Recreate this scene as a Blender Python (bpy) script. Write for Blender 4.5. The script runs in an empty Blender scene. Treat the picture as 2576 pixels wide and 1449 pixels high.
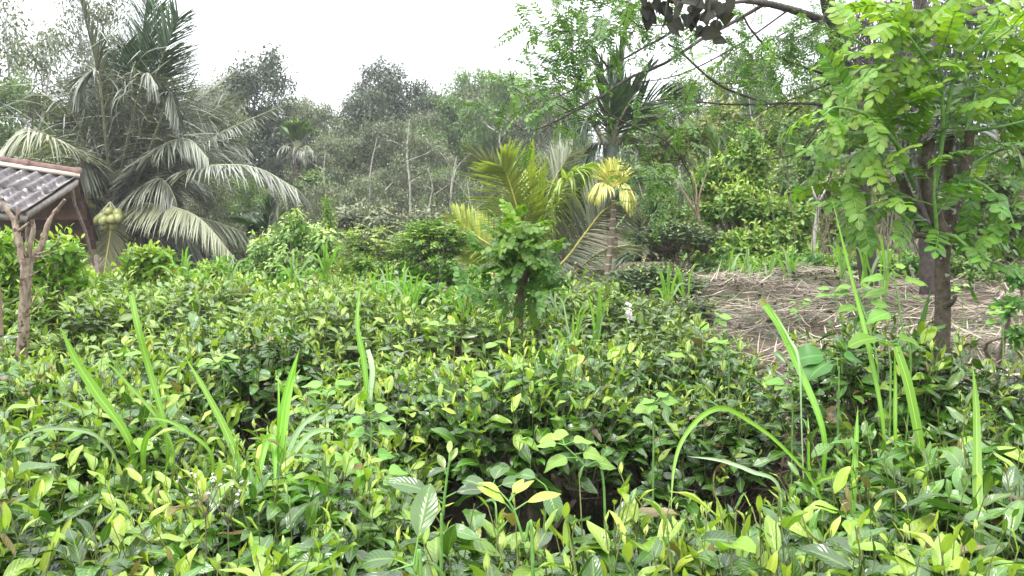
HAZE = True
import bpy, math, random
import numpy as np
from mathutils import Vector

PI = math.pi
scene = bpy.context.scene
col = scene.collection

# ---------------------------------------------------------------- camera
FPX = 1983.0                 # focal length in the pixels of a 2576 x 1449 view
CX, CY, HOR = 1288.0, 724.5, 620.0
EYE = 1.6
PITCH = math.atan((CY - HOR) / FPX)
cam_d = bpy.data.cameras.new("camera")
cam_d.sensor_width = 36.0
cam_d.lens = 36.0 * FPX / 2576.0
cam_d.clip_start = 0.05
cam_d.clip_end = 600.0
cam = bpy.data.objects.new("camera", cam_d)
cam.location = (0, 0, EYE)
cam.rotation_euler = (PI / 2 - PITCH, 0, 0)
col.objects.link(cam)
scene.camera = cam
scene.render.resolution_x = 1024
scene.render.resolution_y = 576

# ---------------------------------------------------------------- light
scene.view_settings.view_transform = 'Standard'
scene.view_settings.look = 'None'
scene.view_settings.gamma = 1.0
scene.view_settings.exposure = 1.6
SUN_EL, SUN_ROT = math.radians(62), math.radians(-40)
world = bpy.data.worlds.new("World")
scene.world = world
world.use_nodes = True
wt = world.node_tree
wt.nodes.clear()
wo = wt.nodes.new('ShaderNodeOutputWorld')
wb = wt.nodes.new('ShaderNodeBackground')
sky = wt.nodes.new('ShaderNodeTexSky')
sky.sky_type = 'NISHITA'
sky.sun_disc = False
sky.sun_elevation = SUN_EL
sky.sun_rotation = SUN_ROT
tcw = wt.nodes.new('ShaderNodeTexCoord')
sxw = wt.nodes.new('ShaderNodeSeparateXYZ')
wt.links.new(tcw.outputs['Generated'], sxw.inputs[0])
cr = wt.nodes.new('ShaderNodeMapRange')      # overcast: the zenith is brighter than the horizon
cr.inputs['From Min'].default_value = 0.0
cr.inputs['From Max'].default_value = 1.0
cr.inputs['To Min'].default_value = 3.6
cr.inputs['To Max'].default_value = 14.5
wt.links.new(sxw.outputs['Z'], cr.inputs['Value'])
vm = wt.nodes.new('ShaderNodeVectorMath')
vm.operation = 'SCALE'
vm.inputs[0].default_value = (0.97, 0.985, 1.0)
wt.links.new(cr.outputs[0], vm.inputs['Scale'])
mixw = wt.nodes.new('ShaderNodeMix')
mixw.data_type = 'RGBA'
mixw.inputs[0].default_value = 0.88
wt.links.new(sky.outputs[0], mixw.inputs[6])
wt.links.new(vm.outputs[0], mixw.inputs[7])
wt.links.new(mixw.outputs[2], wb.inputs['Color'])
wb.inputs['Strength'].default_value = 0.14
wt.links.new(wb.outputs[0], wo.inputs['Surface'])

sun_d = bpy.data.lights.new("sun", 'SUN')
sun_d.energy = 1.3
sun_d.angle = math.radians(14)
sun_d.color = (1.0, 0.97, 0.9)
sun = bpy.data.objects.new("sun", sun_d)
sd = Vector((math.sin(-SUN_ROT) * -math.cos(SUN_EL), math.cos(SUN_ROT) * math.cos(SUN_EL) * -1.0, math.sin(SUN_EL)))
# the sun stands high, behind the left shoulder
sd = Vector((-0.32, -0.30, 0.90)).normalized()
sun.rotation_euler = sd.to_track_quat('Z', 'Y').to_euler()
sky.sun_elevation = math.asin(sd.z)
sky.sun_rotation = math.atan2(sd.x, sd.y)
col.objects.link(sun)
scene.cycles.max_bounces = 7
scene.cycles.diffuse_bounces = 3
scene.cycles.glossy_bounces = 2
scene.cycles.transmission_bounces = 4
scene.cycles.transparent_max_bounces = 4
scene.cycles.volume_bounces = 0
scene.cycles.use_denoising = True
scene.cycles.sample_clamp_indirect = 4.0

# ---------------------------------------------------------------- helpers
def at(px, py, Y):
    """world point on the sight line of a view pixel, Y metres in front of the camera"""
    cx = (px - CX) / FPX
    cy = -(py - CY) / FPX
    c, s = math.cos(PITCH), math.sin(PITCH)
    dy = c + cy * s
    dz = -s + cy * c
    k = Y / dy
    return Vector((cx * k, Y, EYE + dz * k))

def sm(t):
    t = np.clip(t, 0, 1)
    return t * t * (3 - 2 * t)

def gz(x, y):
    x = np.asarray(x, float); y = np.asarray(y, float)
    z = 0.045 * np.clip(y, -20, 9) + 0.03 * np.clip(y - 9, 0, 7)
    z = z + 0.15 * np.clip(y - 16, 0, 45) + 0.05 * np.clip(y - 61, 0, 200)
    b = sm((x - 1.0) / 0.6) * sm((y - 3.1) / 1.1)
    b = b * (0.56 + 0.085 * np.clip(y - 5, 0, 4)) * (1 - 0.6 * sm((y - 12) / 8))
    z = z + b + 0.03 * np.sin(x * 1.7 + y * 0.9) * np.cos(y * 1.3 - x * 0.4)
    return z

def gzf(x, y):
    return float(gz(x, y))

def nrm(a):
    return a / np.maximum(np.linalg.norm(a, axis=-1, keepdims=True), 1e-9)

SH = {
    'tea':   lambda u: np.where(u < 1e-6, 0.06, np.sin(PI * np.clip(u, 0, 1) ** 0.92) ** 0.85 * (1 - 0.15 * u) + 0.02 * (u < 0.99)),
    'oval':  lambda u: np.sin(PI * np.clip(u, 0.01, 1) ** 0.85) ** 0.62,
    'round': lambda u: np.sqrt(np.clip(1 - (2 * np.clip(u, 0.02, 1) ** 0.92 - 1) ** 2, 0, 1)),
    'heart': lambda u: np.interp(u, [0, .06, .2, .4, .65, .85, 1], [.45, .85, 1, .92, .6, .28, 0]),
    'lance': lambda u: np.interp(u, [0, .1, .3, .6, 1], [.25, .75, 1, .7, 0]),
    'strip': lambda u: np.interp(u, [0, .08, .6, 1], [.6, 1, .8, .02]),
    'blade': lambda u: np.interp(u, [0, .1, .5, .8, 1], [.55, .8, 1, .66, .02]),
    'cut':   lambda u: np.interp(u, [0, .1, .5, 1], [.55, .8, 1, .8]),
    'lobed': lambda u: np.interp(u, [0, .1, .28, .36, .6, .7, .85, 1], [.3, .8, 1, .7, .8, .42, .22, 0]),
    'jag':   lambda u: np.interp(u, [0, .1, .2, .27, .42, .5, .62, .7, .85, 1], [.2, .8, 1, .84, .9, .68, .66, .42, .22, 0]),
}

class MB:
    """collects quads and links them as one mesh object"""
    def __init__(s):
        s.V, s.F, s.A, s.M, s.n = [], [], [], [], 0
    def add(s, V, F, A=None, m=0):
        V = np.asarray(V, np.float32).reshape(-1, 3)
        F = np.asarray(F, np.int64).reshape(-1, 4)
        if A is None:
            A = np.full((len(V), 4), 0.5, np.float32)
        s.V.append(V); s.F.append(F + s.n); s.A.append(np.asarray(A, np.float32))
        s.M.append(np.full(len(F), m, np.int32)); s.n += len(V)
    def build(s, name, mats, parent=None, smooth=True):
        me = bpy.data.meshes.new(name)
        V = np.concatenate(s.V); F = np.concatenate(s.F); A = np.concatenate(s.A); M = np.concatenate(s.M)
        me.vertices.add(len(V)); me.vertices.foreach_set('co', V.ravel())
        me.loops.add(F.size); me.loops.foreach_set('vertex_index', F.ravel().astype(np.int32))
        me.polygons.add(len(F)); me.polygons.foreach_set('loop_start', np.arange(0, F.size, 4, dtype=np.int32))
        me.polygons.foreach_set('material_index', M)
        at_ = me.attributes.new('lv', 'FLOAT_COLOR', 'POINT')
        at_.data.foreach_set('color', A.ravel())
        me.update(calc_edges=True)
        me.polygons.foreach_set('use_smooth', np.full(len(F), smooth))
        for m in (mats if isinstance(mats, (list, tuple)) else [mats]):
            me.materials.append(m)
        me.validate()
        o = bpy.data.objects.new(name, me)
        col.objects.link(o)
        if parent is not None:
            o.parent = parent
        return o
    # leaves ------------------------------------------------------
    def leaves(s, P, D, N, L, W, c=0.5, fold=0.15, rnd=None, age=None, shape='tea', nu=4, nv=2, m=0, wave=0.0, rs=None):
        P = np.asarray(P, float).reshape(-1, 3); n = len(P)
        if n == 0:
            return
        bc = lambda a: np.broadcast_to(np.asarray(a, float), (n,)).copy()
        D = nrm(np.broadcast_to(np.asarray(D, float), (n, 3)))
        N = np.broadcast_to(np.asarray(N, float), (n, 3))
        S = nrm(np.cross(D, N)); N = np.cross(S, D)
        L, W, c, fold = bc(L), bc(W), bc(c), bc(fold)
        c = np.where(np.abs(c) < 1e-3, 1e-3, c)
        rs = rs or np.random.RandomState(n)
        rnd = bc(rnd) if rnd is not None else rs.rand(n)
        age = bc(age) if age is not None else np.zeros(n)
        u = np.linspace(0, 1, nu + 1); v = np.linspace(-1, 1, nv + 1)
        pr = SH[shape](u)
        cu = c[:, None] * u
        x = L[:, None] * np.sin(cu) / c[:, None]
        z = -L[:, None] * (1 - np.cos(cu)) / c[:, None]
        C = P[:, None] + x[..., None] * D[:, None] + z[..., None] * N[:, None]
        NN = np.sin(cu)[..., None] * D[:, None] + np.cos(cu)[..., None] * N[:, None]
        hw = W[:, None] / 2 * pr
        off = hw[..., None] * v
        up = fold[:, None, None] * np.abs(off)
        if wave:
            ph = rs.rand(n)[:, None, None] * 6
            up = up + wave * W[:, None, None] * np.sin(u[None, :, None] * 9 + ph) * np.abs(v)
        X = C[:, :, None] + off[..., None] * S[:, None, None] + up[..., None] * NN[:, :, None]
        k = (nu + 1) * (nv + 1)
        A = np.empty((n, nu + 1, nv + 1, 4), np.float32)
        A[..., 0] = rnd[:, None, None]; A[..., 1] = age[:, None, None]
        A[..., 2] = u[None, :, None]; A[..., 3] = (v * .5 + .5)[None, None, :]
        i, j = np.meshgrid(np.arange(nu), np.arange(nv), indexing='ij')
        b = (i * (nv + 1) + j).ravel()
        f = np.stack([b, b + nv + 1, b + nv + 2, b + 1], 1)
        F = (np.arange(n) * k)[:, None, None] + f[None]
        s.add(X.reshape(-1, 3), F.reshape(-1, 4), A.reshape(-1, 4), m)
    # diamond leaves, one quad each ---------------------------------
    def dots(s, P, D, N, L, W, rnd, age, m=0):
        P = np.asarray(P, float); n = len(P)
        D = nrm(np.asarray(D, float)); S = nrm(np.cross(D, N)); N2 = np.cross(S, D)
        L = np.broadcast_to(L, (n,))[:, None]; W = np.broadcast_to(W, (n,))[:, None]
        mid = P + D * L * .45 + N2 * L * .1
        X = np.stack([P, mid - S * W / 2, P + D * L - N2 * L * .08, mid + S * W / 2], 1)
        A = np.zeros((n, 4, 4), np.float32)
        A[..., 0] = np.asarray(rnd)[:, None]; A[..., 1] = np.asarray(age)[:, None]
        A[:, :, 2] = [0, .5, 1, .5]; A[:, :, 3] = [.5, 0.2, .5, .8]
        s.add(X.reshape(-1, 3), np.arange(n * 4).reshape(-1, 4), A.reshape(-1, 4), m)
    # tubes --------------------------------------------------------
    def tube(s, pts, r, sides=6, m=0, rnd=.5, age=0., bump=0., rs=None, cap=True):
        pts = np.asarray([tuple(p) for p in pts], float); n = len(pts)
        r = np.broadcast_to(np.asarray(r, float), (n,)) if np.ndim(r) == 0 or len(np.atleast_1d(r)) == n else np.interp(np.linspace(0, 1, n), np.linspace(0, 1, len(r)), r)
        T = np.gradient(pts, axis=0); T = nrm(T)
        ref = np.array([0.31, 0.95, 0.05]) if abs(T[0][2]) > .8 else np.array([0.05, 0.1, 1.0])
        S = nrm(np.cross(T, ref)); B = np.cross(T, S)
        a = np.linspace(0, 2 * PI, sides, endpoint=False)
        rr = np.repeat(r[:, None], sides, 1)
        if bump and rs is not None:
            rr = rr * (1 + bump * (rs.rand(n, sides) - .5) * 2)
        X = pts[:, None] + rr[..., None] * (np.cos(a)[None, :, None] * S[:, None] + np.sin(a)[None, :, None] * B[:, None])
        A = np.empty((n, sides, 4), np.float32)
        A[..., 0] = rnd; A[..., 1] = age; A[..., 2] = np.linspace(0, 1, n)[:, None]; A[..., 3] = .5
        i, j = np.meshgrid(np.arange(n - 1), np.arange(sides), indexing='ij')
        j2 = (j + 1) % sides
        F = np.stack([i * sides + j, i * sides + j2, (i + 1) * sides + j2, (i + 1) * sides + j], -1).reshape(-1, 4)
        s.add(X.reshape(-1, 3), F, A.reshape(-1, 4), m)
        if cap and sides >= 5:      # the sawn or broken end as a small cone
            e = X[-1]; c = pts[-1] + T[-1] * r[-1] * .15
            V = np.concatenate([e, e * 0 + c]); k = np.arange(sides); k2 = (k + 1) % sides
            s.add(V, np.stack([k, k2, k2 + sides, k + sides], 1), None, m)
    def sticks(s, P0, P1, r0, r1, m=0, rnd=None, bend=None):
        """many thin three-sided sticks at once, with one bend in the middle"""
        P0 = np.asarray(P0, float); P1 = np.asarray(P1, float); n = len(P0)
        if n == 0: return
        mid = (P0 + P1) / 2 + (0 if bend is None else bend)
        T = nrm(P1 - P0)
        ref = np.where(np.abs(T[:, 2:3]) > .8, np.array([[.3, .95, 0]]), np.array([[0, 0, 1.]]))
        S = nrm(np.cross(T, ref)); B = np.cross(T, S)
        a = np.array([0, 2.1, 4.2])
        ring = np.cos(a)[None, :, None] * S[:, None] + np.sin(a)[None, :, None] * B[:, None]
        r0 = np.broadcast_to(r0, (n,))[:, None, None]; r1 = np.broadcast_to(r1, (n,))[:, None, None]
        X = np.concatenate([P0[:, None] + ring * r0, mid[:, None] + ring * (r0 + r1) / 2, P1[:, None] + ring * r1], 1)
        f = []
        for i in range(2):
            for j in range(3):
                f.append([i * 3 + j, i * 3 + (j + 1) % 3, i * 3 + 3 + (j + 1) % 3, i * 3 + 3 + j])
        F = (np.arange(n) * 9)[:, None, None] + np.array(f)[None]
        A = np.full((n, 9, 4), .5, np.float32)
        if rnd is not None: A[..., 0] = np.asarray(rnd)[:, None]
        A[..., 1] = 0
        s.add(X.reshape(-1, 3), F.reshape(-1, 4), A.reshape(-1, 4), m)
    def box(s, c, sx, sy, sz, X=(1, 0, 0), Y=(0, 1, 0), Z=(0, 0, 1), m=0, rnd=.5):
        c = np.array(c, float); X, Y, Z = (np.array(q, float) for q in (X, Y, Z))
        V = [c + X * a * sx / 2 + Y * b * sy / 2 + Z * d * sz / 2 for d in (-1, 1) for a, b in ((-1, -1), (1, -1), (1, 1), (-1, 1))]
        F = [[3, 2, 1, 0], [4, 5, 6, 7], [0, 1, 5, 4], [1, 2, 6, 5], [2, 3, 7, 6], [3, 0, 4, 7]]
        A = np.full((8, 4), .5); A[:, 0] = rnd
        s.add(V, F, A, m)
    def plank(s, p0, p1, w, t, up=(0, 0, 1), m=0):
        p0 = Vector(p0); p1 = Vector(p1); X = (p1 - p0); L = X.length; X.normalize()
        Y = Vector(up).cross(X).normalized(); Z = X.cross(Y)
        s.box((p0 + p1) / 2, L, w, t, X, Y, Z, m)

def spline(pts, n):
    """Catmull-Rom through pts"""
    p = np.asarray([tuple(q) for q in pts], float)
    if len(p) == 2:
        return p[0] + (p[1] - p[0]) * np.linspace(0, 1, n)[:, None]
    q = np.vstack([2 * p[0] - p[1], p, 2 * p[-1] - p[-2]])
    out = []
    for t in np.linspace(0, len(p) - 1 - 1e-6, n):
        i = int(t); f = t - i
        a, b, c, d = q[i], q[i + 1], q[i + 2], q[i + 3]
        out.append(.5 * ((2 * b) + (c - a) * f + (2 * a - 5 * b + 4 * c - d) * f * f + (3 * b - a - 3 * c + d) * f ** 3))
    return np.array(out)

def tag(o, label=None, cat=None, group=None, kind=None):
    if label: o['label'] = label
    if cat: o['category'] = cat
    if group: o['group'] = group
    if kind: o['kind'] = kind
    return o

def thing(name, label, cat, loc=(0, 0, 0), rz=0, group=None, scale=1.0):
    o = bpy.data.objects.new(name, None)
    o.empty_display_size = 0.1
    col.objects.link(o)
    o.location = loc; o.rotation_euler = (0, 0, rz)
    o.scale = (scale,) * 3 if np.ndim(scale) == 0 else scale
    return tag(o, label, cat, group)

KIDS = {}
ORD = ['first', 'second', 'third', 'fourth', 'fifth', 'sixth', 'seventh', 'eighth', 'ninth', 'tenth', 'eleventh', 'twelfth', 'thirteenth', 'fourteenth', 'fifteenth', 'sixteenth']
def dup(root, loc, rz, label, group=None, scale=1.0):
    r = root.copy(); col.objects.link(r)
    r.location = loc; r.rotation_euler = (0, 0, rz)
    r.scale = (scale,) * 3 if np.ndim(scale) == 0 else scale
    r['label'] = label
    if group: r['group'] = group
    for ch in KIDS[root.name]:
        c = ch.copy(); col.objects.link(c); c.parent = r
    return r

# ---------------------------------------------------------------- materials
def new_mat(name):
    m = bpy.data.materials.new(name); m.use_nodes = True
    nt = m.node_tree; nt.nodes.clear()
    return m, nt, nt.nodes.new, nt.links.new

def mixc(nt, a, b, fac, blend='MIX'):
    n = nt.nodes.new('ShaderNodeMix'); n.data_type = 'RGBA'; n.blend_type = blend
    for i, q in ((6, a), (7, b)):
        if isinstance(q, (tuple, list)): n.inputs[i].default_value = (*q[:3], 1)
        else: nt.links.new(q, n.inputs[i])
    if isinstance(fac, (int, float)): n.inputs[0].default_value = fac
    else: nt.links.new(fac, n.inputs[0])
    return n.outputs[2]

def mth(nt, op, a, b=0.0, c=0.0):
    n = nt.nodes.new('ShaderNodeMath'); n.operation = op
    for i, q in enumerate((a, b, c)):
        if isinstance(q, (int, float)): n.inputs[i].default_value = q
        else: nt.links.new(q, n.inputs[i])
    return n.outputs[0]

def leaf_mat(name, dark, light, young, rough=.42, trans=.3, rib=.35, bump=0., spots=0., spec=.5, tint=(1.15, 1.25, .5), vary=.12):
    m, nt, new, link = new_mat(name)
    out = new('ShaderNodeOutputMaterial')
    a = new('ShaderNodeAttribute'); a.attribute_name = 'lv'
    sp = new('ShaderNodeSeparateColor'); link(a.outputs['Color'], sp.inputs[0])
    R, G, B = sp.outputs; V = a.outputs['Alpha']
    c = mixc(nt, dark, light, R)
    c = mixc(nt, c, young, G)
    oi = new('ShaderNodeObjectInfo')
    hs = new('ShaderNodeHueSaturation'); link(c, hs.inputs['Color'])
    link(mth(nt, 'MULTIPLY_ADD', oi.outputs['Random'], 2 * vary, 1 - vary), hs.inputs['Value'])
    link(mth(nt, 'MULTIPLY_ADD', R, .03, .485), hs.inputs['Hue'])
    c = hs.outputs[0]
    av = mth(nt, 'ABSOLUTE', mth(nt, 'SUBTRACT', V, .5))
    if rib:
        mr = new('ShaderNodeMapRange'); link(av, mr.inputs[0])
        mr.inputs[1].default_value = .0; mr.inputs[2].default_value = .07
        mr.inputs[3].default_value = rib; mr.inputs[4].default_value = 0
        c = mixc(nt, c, tuple(min(1, q * 1.6 + .05) for q in young), mr.outputs[0])
    if spots:
        g = new('ShaderNodeNewGeometry')
        nz = new('ShaderNodeTexNoise'); nz.inputs['Scale'].default_value = 60; link(g.outputs['Position'], nz.inputs['Vector'])
        nz.inputs['Detail'].default_value = 2
        mr = new('ShaderNodeMapRange'); link(nz.outputs[0], mr.inputs[0])
        mr.inputs[1].default_value = .71 - spots * .05; mr.inputs[2].default_value = .75 - spots * .05
        mr.inputs[3].default_value = 0; mr.inputs[4].default_value = .85
        c = mixc(nt, c, (.06, .035, .015), mr.outputs[0])
        c = mixc(nt, c, (.17, .105, .045), mth(nt, 'MULTIPLY', mth(nt, 'GREATER_THAN', R, .975), .85))
        c = mixc(nt, c, (.20, .13, .05), mth(nt, 'MULTIPLY', mth(nt, 'GREATER_THAN', mth(nt, 'ADD', B, mth(nt, 'MULTIPLY', R, .2)), 1.13), .7))
    b = new('ShaderNodeBsdfPrincipled')
    link(c, b.inputs['Base Color'])
    b.inputs['Roughness'].default_value = rough
    b.inputs['Specular IOR Level'].default_value = spec
    if bump:
        ph = mth(nt, 'SINE', mth(nt, 'MULTIPLY', mth(nt, 'SUBTRACT', B, mth(nt, 'MULTIPLY', av, .55)), 55.0))
        rb = mth(nt, 'MULTIPLY', mth(nt, 'MINIMUM', mth(nt, 'MULTIPLY', av, 9.0), 1.0), 1.0)
        hgt = mth(nt, 'ADD', mth(nt, 'MULTIPLY', ph, .35), rb)
        bp = new('ShaderNodeBump'); bp.inputs['Strength'].default_value = bump
        bp.inputs['Distance'].default_value = .004
        link(hgt, bp.inputs['Height']); link(bp.outputs[0], b.inputs['Normal'])
    t = new('ShaderNodeBsdfTranslucent')
    link(mixc(nt, c, tint, 1.0, 'MULTIPLY'), t.inputs['Color'])
    mx = new('ShaderNodeMixShader'); mx.inputs[0].default_value = trans
    link(b.outputs[0], mx.inputs[1]); link(t.outputs[0], mx.inputs[2]); link(mx.outputs[0], out.inputs['Surface'])
    return m

def rough_mat(name, c1, c2, scale=12, rough=.85, c3=None, detail=6, bump=.4, stretch=(1, 1, 1), t3=(.6, .68), coord='Object', spec=.3, dist=.01):
    m, nt, new, link = new_mat(name)
    out = new('ShaderNodeOutputMaterial')
    tc = new('ShaderNodeTexCoord'); mp = new('ShaderNodeMapping'); mp.inputs['Scale'].default_value = stretch
    link(tc.outputs[coord], mp.inputs[0])
    n1 = new('ShaderNodeTexNoise'); n1.inputs['Scale'].default_value = scale; n1.inputs['Detail'].default_value = detail
    n1.inputs['Roughness'].default_value = .65
    link(mp.outputs[0], n1.inputs['Vector'])
    mr = new('ShaderNodeMapRange'); link(n1.outputs[0], mr.inputs[0])
    mr.inputs[1].default_value = .35; mr.inputs[2].default_value = .65
    c = mixc(nt, c1, c2, mr.outputs[0])
    if c3:
        n2 = new('ShaderNodeTexNoise'); n2.inputs['Scale'].default_value = scale * .7; n2.inputs['Detail'].default_value = 3
        link(tc.outputs[coord], n2.inputs['Vector'])
        m2 = new('ShaderNodeMapRange'); link(n2.outputs[0], m2.inputs[0])
        m2.inputs[1].default_value, m2.inputs[2].default_value = t3
        c = mixc(nt, c, c3, m2.outputs[0])
    b = new('ShaderNodeBsdfPrincipled'); link(c, b.inputs['Base Color'])
    b.inputs['Roughness'].default_value = rough; b.inputs['Specular IOR Level'].default_value = spec
    bp = new('ShaderNodeBump'); bp.inputs['Strength'].default_value = bump; bp.inputs['Distance'].default_value = dist
    link(n1.outputs[0], bp.inputs['Height']); link(bp.outputs[0], b.inputs['Normal'])
    link(b.outputs[0], out.inputs['Surface'])
    return m

M = {}
M['tea'] = leaf_mat('tea_leaf', (.016, .055, .008), (.07, .165, .016), (.22, .34, .035), rough=.22, vary=.25, trans=.18, bump=.2, spots=.7, rib=.25, spec=.65)
M['tea_young'] = leaf_mat('tea_young_leaf', (.06, .18, .016), (.15, .29, .025), (.34, .44, .055), rough=.28, trans=.3, spec=.6, bump=.3, spots=.8, rib=.25)
M['tea_far'] = leaf_mat('tea_leaf_small', (.035, .085, .016), (.14, .22, .035), (.38, .45, .07), rough=.3, spec=.6, trans=.22, rib=.2)
M['tea_dark'] = leaf_mat('dark_tea_leaf', (.016, .045, .012), (.05, .10, .02), (.26, .34, .05), rough=.36, trans=.15, rib=.1)
M['glir'] = leaf_mat('compound_leaf_bright', (.032, .11, .014), (.085, .21, .02), (.23, .37, .03), rough=.42, tint=(1.1, 1.2, .6), trans=.4, rib=.35, bump=.15)
M['glir_dark'] = leaf_mat('compound_leaf_dark', (.035, .12, .02), (.07, .20, .03), (.16, .30, .04), rough=.42, trans=.35, rib=.25)
M['shrub'] = leaf_mat('shrub_leaf', (.045, .125, .022), (.13, .26, .04), (.38, .48, .08), rough=.42, trans=.35, rib=.2)
M['lime'] = leaf_mat('lime_shrub_leaf', (.06, .16, .02), (.16, .30, .035), (.36, .48, .06), rough=.4, trans=.35, rib=.2)
M['palegreen'] = leaf_mat('pale_shrub_leaf', (.045, .14, .025), (.13, .27, .05), (.42, .56, .16), rough=.38, trans=.3, rib=.2)
M['forest'] = leaf_mat('grey_hazed_forest_leaf', (.035, .05, .028), (.19, .225, .12), (.32, .34, .18), rough=.45, trans=.15, rib=0, vary=.2)  # grey-green leaf, paled so the colour carries part of the distance haze
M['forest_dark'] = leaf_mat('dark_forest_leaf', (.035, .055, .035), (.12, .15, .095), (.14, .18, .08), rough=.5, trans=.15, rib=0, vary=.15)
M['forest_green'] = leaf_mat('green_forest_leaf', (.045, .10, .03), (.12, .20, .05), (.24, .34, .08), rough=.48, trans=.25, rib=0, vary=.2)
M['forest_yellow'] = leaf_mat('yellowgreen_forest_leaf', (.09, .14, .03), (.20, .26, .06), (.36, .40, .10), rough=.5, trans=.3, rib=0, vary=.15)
M['feather'] = leaf_mat('feathery_leaf', (.03, .075, .02), (.08, .17, .03), (.15, .28, .04), rough=.5, trans=.35, rib=0)
M['palm_grey'] = leaf_mat('grey_palm_leaflet', (.035, .045, .03), (.19, .205, .155), (.34, .35, .20), rough=.36, trans=.1, rib=.3, spec=.6)
M['palm_green'] = leaf_mat('green_palm_leaflet', (.02, .055, .025), (.06, .12, .05), (.20, .24, .08), rough=.34, trans=.18, rib=.25, spec=.6)
M['palm_yellow'] = leaf_mat('yellow_palm_leaflet', (.13, .23, .035), (.33, .42, .08), (.56, .57, .12), rough=.38, trans=.25, rib=.3)
M['palm_pale'] = leaf_mat('pale_palm_leaflet', (.09, .11, .07), (.25, .27, .18), (.44, .44, .26), rough=.36, trans=.18, rib=.3)
M['areca'] = leaf_mat('areca_leaflet', (.010, .032, .015), (.03, .075, .025), (.20, .26, .05), rough=.33, trans=.2, rib=.2, spec=.6)
M['areca_mid'] = leaf_mat('areca_small_leaflet', (.04, .10, .03), (.13, .20, .06), (.30, .40, .10), rough=.4, trans=.25, rib=.2)
M['areca_yellow'] = leaf_mat('yellow_areca_leaflet', (.36, .38, .09), (.58, .56, .16), (.75, .72, .22), rough=.4, trans=.3, rib=.2)
M['dry'] = leaf_mat('dry_leaf', (.10, .075, .05), (.26, .21, .15), (.4, .34, .24), rough=.7, trans=.1, rib=.1)
M['dead_dark'] = leaf_mat('dead_dark_leaf', (.03, .027, .03), (.09, .08, .08), (.15, .13, .11), rough=.7, trans=.1, rib=0)
M['grass'] = leaf_mat('grass_blade', (.08, .24, .018), (.19, .40, .03), (.33, .48, .06), spots=.1, bump=.2, rough=.42, trans=.38, rib=.45, tint=(1.1, 1.3, .5))
M['grass_pale'] = leaf_mat('pale_grass_blade', (.20, .33, .16), (.30, .42, .22), (.4, .5, .3), rough=.38, trans=.3, rib=.5)
M['weed'] = leaf_mat('weed_leaf', (.07, .21, .03), (.15, .33, .05), (.26, .42, .08), rough=.5, trans=.38, rib=.3, bump=.4)
M['creeper'] = leaf_mat('dark_creeper_leaf', (.018, .019, .016), (.06, .058, .045), (.07, .09, .05), rough=.8, spec=.2, trans=.2, rib=.1)
M['bark'] = rough_mat('brown_bark', (.10, .07, .045), (.23, .17, .115), 26, c3=(.38, .36, .31), t3=(.62, .70), bump=.8, stretch=(1, 1, .35))
M['bark_pale'] = rough_mat('pale_flaking_bark', (.13, .095, .07), (.34, .27, .20), 30, c3=(.07, .045, .035), t3=(.55, .62), dist=.02, bump=1.0, stretch=(1, 1, .4))
M['bark_dark'] = rough_mat('dark_bark', (.028, .023, .02), (.075, .062, .054), 18, bump=.7)
M['bark_grey'] = rough_mat('grey_bark', (.17, .16, .14), (.40, .38, .34), 9, c3=(.08, .07, .06), bump=.5)
M['bark_lichen'] = rough_mat('bark_with_lichen', (.05, .038, .028), (.12, .095, .07), 45, c3=(.36, .36, .33), t3=(.66, .69), bump=.8)
M['twig'] = rough_mat('twig_wood', (.075, .062, .045), (.20, .17, .12), 60, bump=.3)
M['teastem'] = rough_mat('green_brown_tea_shoot', (.09, .12, .035), (.19, .21, .07), 40, bump=.2, rough=.6)
M['greenstem'] = rough_mat('green_stem', (.09, .20, .04), (.16, .30, .07), 40, bump=.2, rough=.5)
M['rachis'] = rough_mat('palm_midrib', (.20, .20, .12), (.34, .33, .21), 30, bump=.2, rough=.5)
M['rachis_yellow'] = rough_mat('yellow_palm_midrib', (.50, .46, .12), (.62, .58, .2), 30, bump=.2, rough=.45)
M['palm_trunk'] = rough_mat('palm_trunk_bark', (.12, .10, .08), (.27, .24, .20), 10, c3=(.36, .34, .3), bump=.8, stretch=(.5, .5, 3))
M['coconut'] = rough_mat('green_coconut_husk', (.16, .18, .045), (.27, .28, .09), 9, c3=(.22, .17, .08), t3=(.6, .8), bump=.1, rough=.42, spec=.5)
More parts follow.
